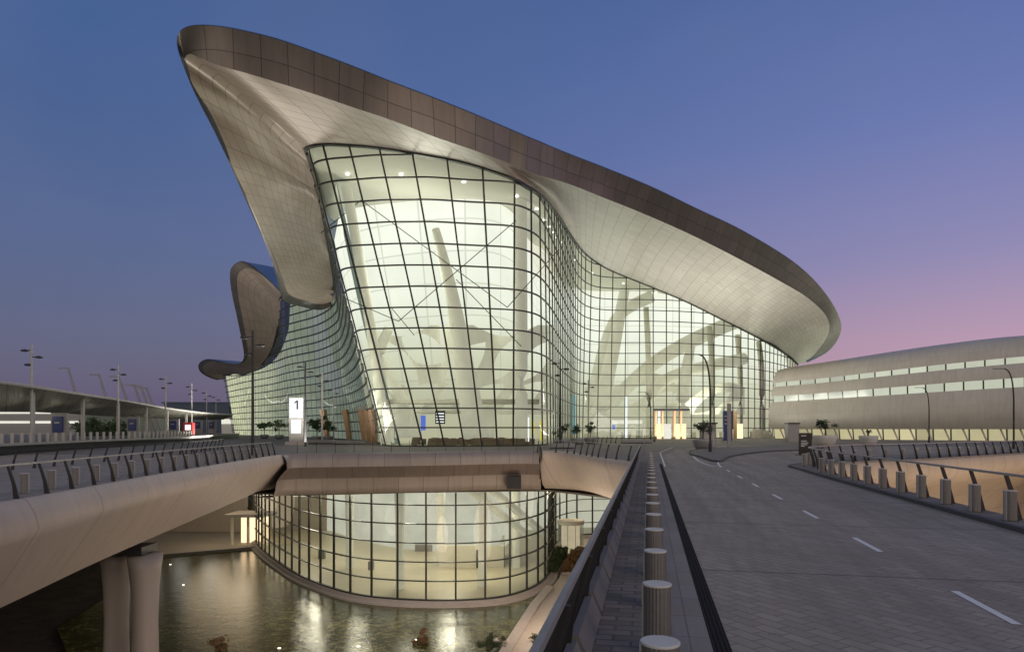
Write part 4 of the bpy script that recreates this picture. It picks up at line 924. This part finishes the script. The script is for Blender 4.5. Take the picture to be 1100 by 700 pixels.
for i, (u, Y) in enumerate(((98, 130), (106, 134), (115, 138), (124, 140))):
    q = P(u, 460, Y); bush('dark_tree', (q.x, Y, CD), 2.6, 700, .35, 'leaf', f'dark round tree behind the bus canopy, {ordn(i) if i else "first"} from the left', 'tree', .7, 'dark trees behind the canopy', seed=40+i)
# ------------------------------------------------------------------ lights
def area(name, loc, size, power, col, rot=(0, 0, 0), sy=None):
    l = bpy.data.lights.new(name, 'AREA'); l.energy = power; l.color = col; l.size = size
    if sy: l.shape = 'RECTANGLE'; l.size_y = sy
    o = bpy.data.objects.new(name, l); C.objects.link(o); o.location = loc; o.rotation_euler = rot; return o
def point(name, loc, power, col, r=.5):
    l = bpy.data.lights.new(name, 'POINT'); l.energy = power; l.color = col; l.shadow_soft_size = r
    o = bpy.data.objects.new(name, l); C.objects.link(o); o.location = loc; return o
WM = (1, .93, .76)
for q in range(2, 30, 5):
    point('canopy_fill', ce0[q].lerp(ce1[q], .5)-Vector((0, 0, 1.6)), 30, (1, .92, .75), .3)  # unseen fill lamps added to lighten the canopy underside
point('hall_light', (-15, 100, 25), 4500, (1, .98, .86), 5)
for x, y in ((50, 179), (68, 190)): point('hall_light', (x, y, 9), 2500, (1, .98, .86), 3)
for x, y in ((-12, 76), (-3, 77), (-20, 86), (-8, 88), (-28, 96)): point('lower_light', (x, y, LT-1.2), 1500, (1, .92, .74), 1)
area('plaza_flood', (-26, 90, .6), 9, 7000, (1, .93, .82), (math.radians(180), 0, 0)); area('plaza_flood', (-56, 132, .6), 20, 15000, (1, .93, .82), (math.radians(180), 0, 0))
area('soffit_fill', (38, 146, .5), 26, 15000, (1, .96, .86), (math.radians(180), 0, 0))  # unseen uplight added to brighten the roof soffit on the right
point('drum_light', G(613, 592, LOW)+Vector((0, -.6, 3.2)), 500, (1, .75, .45), .3)
point('drum_light', G(625, 585, LOW)+Vector((0, 0, 8)), 1500, (1, .78, .52), 1.5)
for p in (G(225, 592, LOW), G(262, 588, LOW)): point('bank_light', p+Vector((0, 4, 7)), 700, (1, .78, .5), 5)
for u, v in ((600, 660), (640, 620)): point('path_light', G(u, v, LOW)+Vector((5, 0, 9)), 800, (1, .8, .62), 4)
for p in ((33, 38, -8), (44, 48, -8), (58, 58, -8)): point('void_light', p, 2300, (1, .78, .55), 1.5)
point('slab_fill', (-8, 58, -9), 900, (1, .78, .58), 4); point('slab_fill', (-19, 60, -8), 350, (1, .8, .62), 2); point('slab_fill', (4.5, 57, -10), 2400, (1, .76, .54), 4); point('ramp_light', (-9, 38, -13), 1700, (1, .76, .58), 3)  # slab lamps are unseen fills added to brighten terrace bowl and ramp end
sun = bpy.data.lights.new('sun', 'SUN'); sun.energy = .4; sun.angle = math.radians(25); sun.color = (1, .88, .8)
so = bpy.data.objects.new('sun', sun); C.objects.link(so); so.rotation_euler = (math.radians(68), 0, math.radians(38))
# ------------------------------------------------------------------ world : dusk sky
w = bpy.data.worlds.new('World'); bpy.context.scene.world = w; w.use_nodes = True; t = w.node_tree; t.nodes.clear()
class WN(N):
    def __init__(s, t): s.t = t; s.n = t.nodes; s.out = s.n.new('ShaderNodeOutputWorld')
k = WN(t); d = k.a('TexCoord').outputs['Generated']; sp = k.a('SeparateXYZ'); k.put(sp.inputs[0], d)
el = k.math('ARCSINE', sp.outputs[2]); el = k.math('DIVIDE', el, math.pi/2)      # 0 horizon .. 1 zenith
az = k.math('ARCTAN2', sp.outputs[0], sp.outputs[1])                              # 0 straight ahead, + to the right
fr = k.a('MapRange', interpolation_type='SMOOTHSTEP'); k.put(fr.inputs[0], az); fr.inputs[1].default_value = -.55; fr.inputs[2].default_value = .80
left = k.ramp(el, [(0, (.078, .080, .160)), (.07, (.074, .090, .20)), (.16, (.060, .098, .25)), (.30, (.038, .094, .265)), (.5, (.027, .072, .215)), (1, (.016, .045, .14))])
right = k.ramp(el, [(0, (.60, .33, .41)), (.07, (.47, .30, .43)), (.14, (.26, .235, .45)), (.24, (.13, .175, .43)), (.38, (.06, .115, .32)), (1, (.022, .055, .17))])
col = k.mix(fr.outputs[0], left, right)
# brighter afterglow behind the viewer
bk = k.a('MapRange', interpolation_type='SMOOTHSTEP'); k.put(bk.inputs[0], sp.outputs[1]); bk.inputs[1].default_value = .25; bk.inputs[2].default_value = -.8
hn = k.noise(2.2, 5, .55, vec=d); col = k.mix(k.math('MULTIPLY', k.ramp(hn, [(.35, (0, 0, 0)), (.75, (1, 1, 1))]), .10), col, (.30, .30, .42))
glow = k.ramp(el, [(0, (.80, .66, .56)), (.25, (.60, .54, .50)), (.6, (.34, .34, .38)), (1, (.17, .18, .25))])
col = k.mix(bk.outputs[0], col, glow)
sky = k.a('TexSky', sky_type='NISHITA'); sky.sun_disc = False; sky.sun_elevation = math.radians(1.0); sky.sun_rotation = math.radians(150); 
bg1 = k.a('Background'); k.put(bg1.inputs[0], col); bg1.inputs[1].default_value = 1.0
bg2 = k.a('Background'); k.put(bg2.inputs[0], sky.outputs[0]); bg2.inputs[1].default_value = .03
ad = k.a('AddShader'); k.put(ad.inputs[0], bg1); k.put(ad.inputs[1], bg2); k.t.links.new(ad.outputs[0], k.out.inputs[0])
# ------------------------------------------------------------------ camera
cam = bpy.data.cameras.new('camera'); co = bpy.data.objects.new('camera', cam); C.objects.link(co)
co.location = (0, 0, H); co.rotation_euler = (math.pi/2, 0, 0); cam.sensor_width = 36; cam.lens = 36*F/1100; cam.shift_y = 110/1100; cam.clip_end = 6000; cam.clip_start = .1
sc = bpy.context.scene; sc.camera = co
sc.view_settings.view_transform = 'Standard'; sc.view_settings.look = 'None'; sc.view_settings.exposure = 0
cy = sc.cycles; cy.use_denoising = True; cy.max_bounces = 6; cy.diffuse_bounces = 3; cy.glossy_bounces = 3; cy.transparent_max_bounces = 16; cy.transmission_bounces = 4
cy.sample_clamp_indirect = 4; cy.caustics_reflective = False; cy.caustics_refractive = False
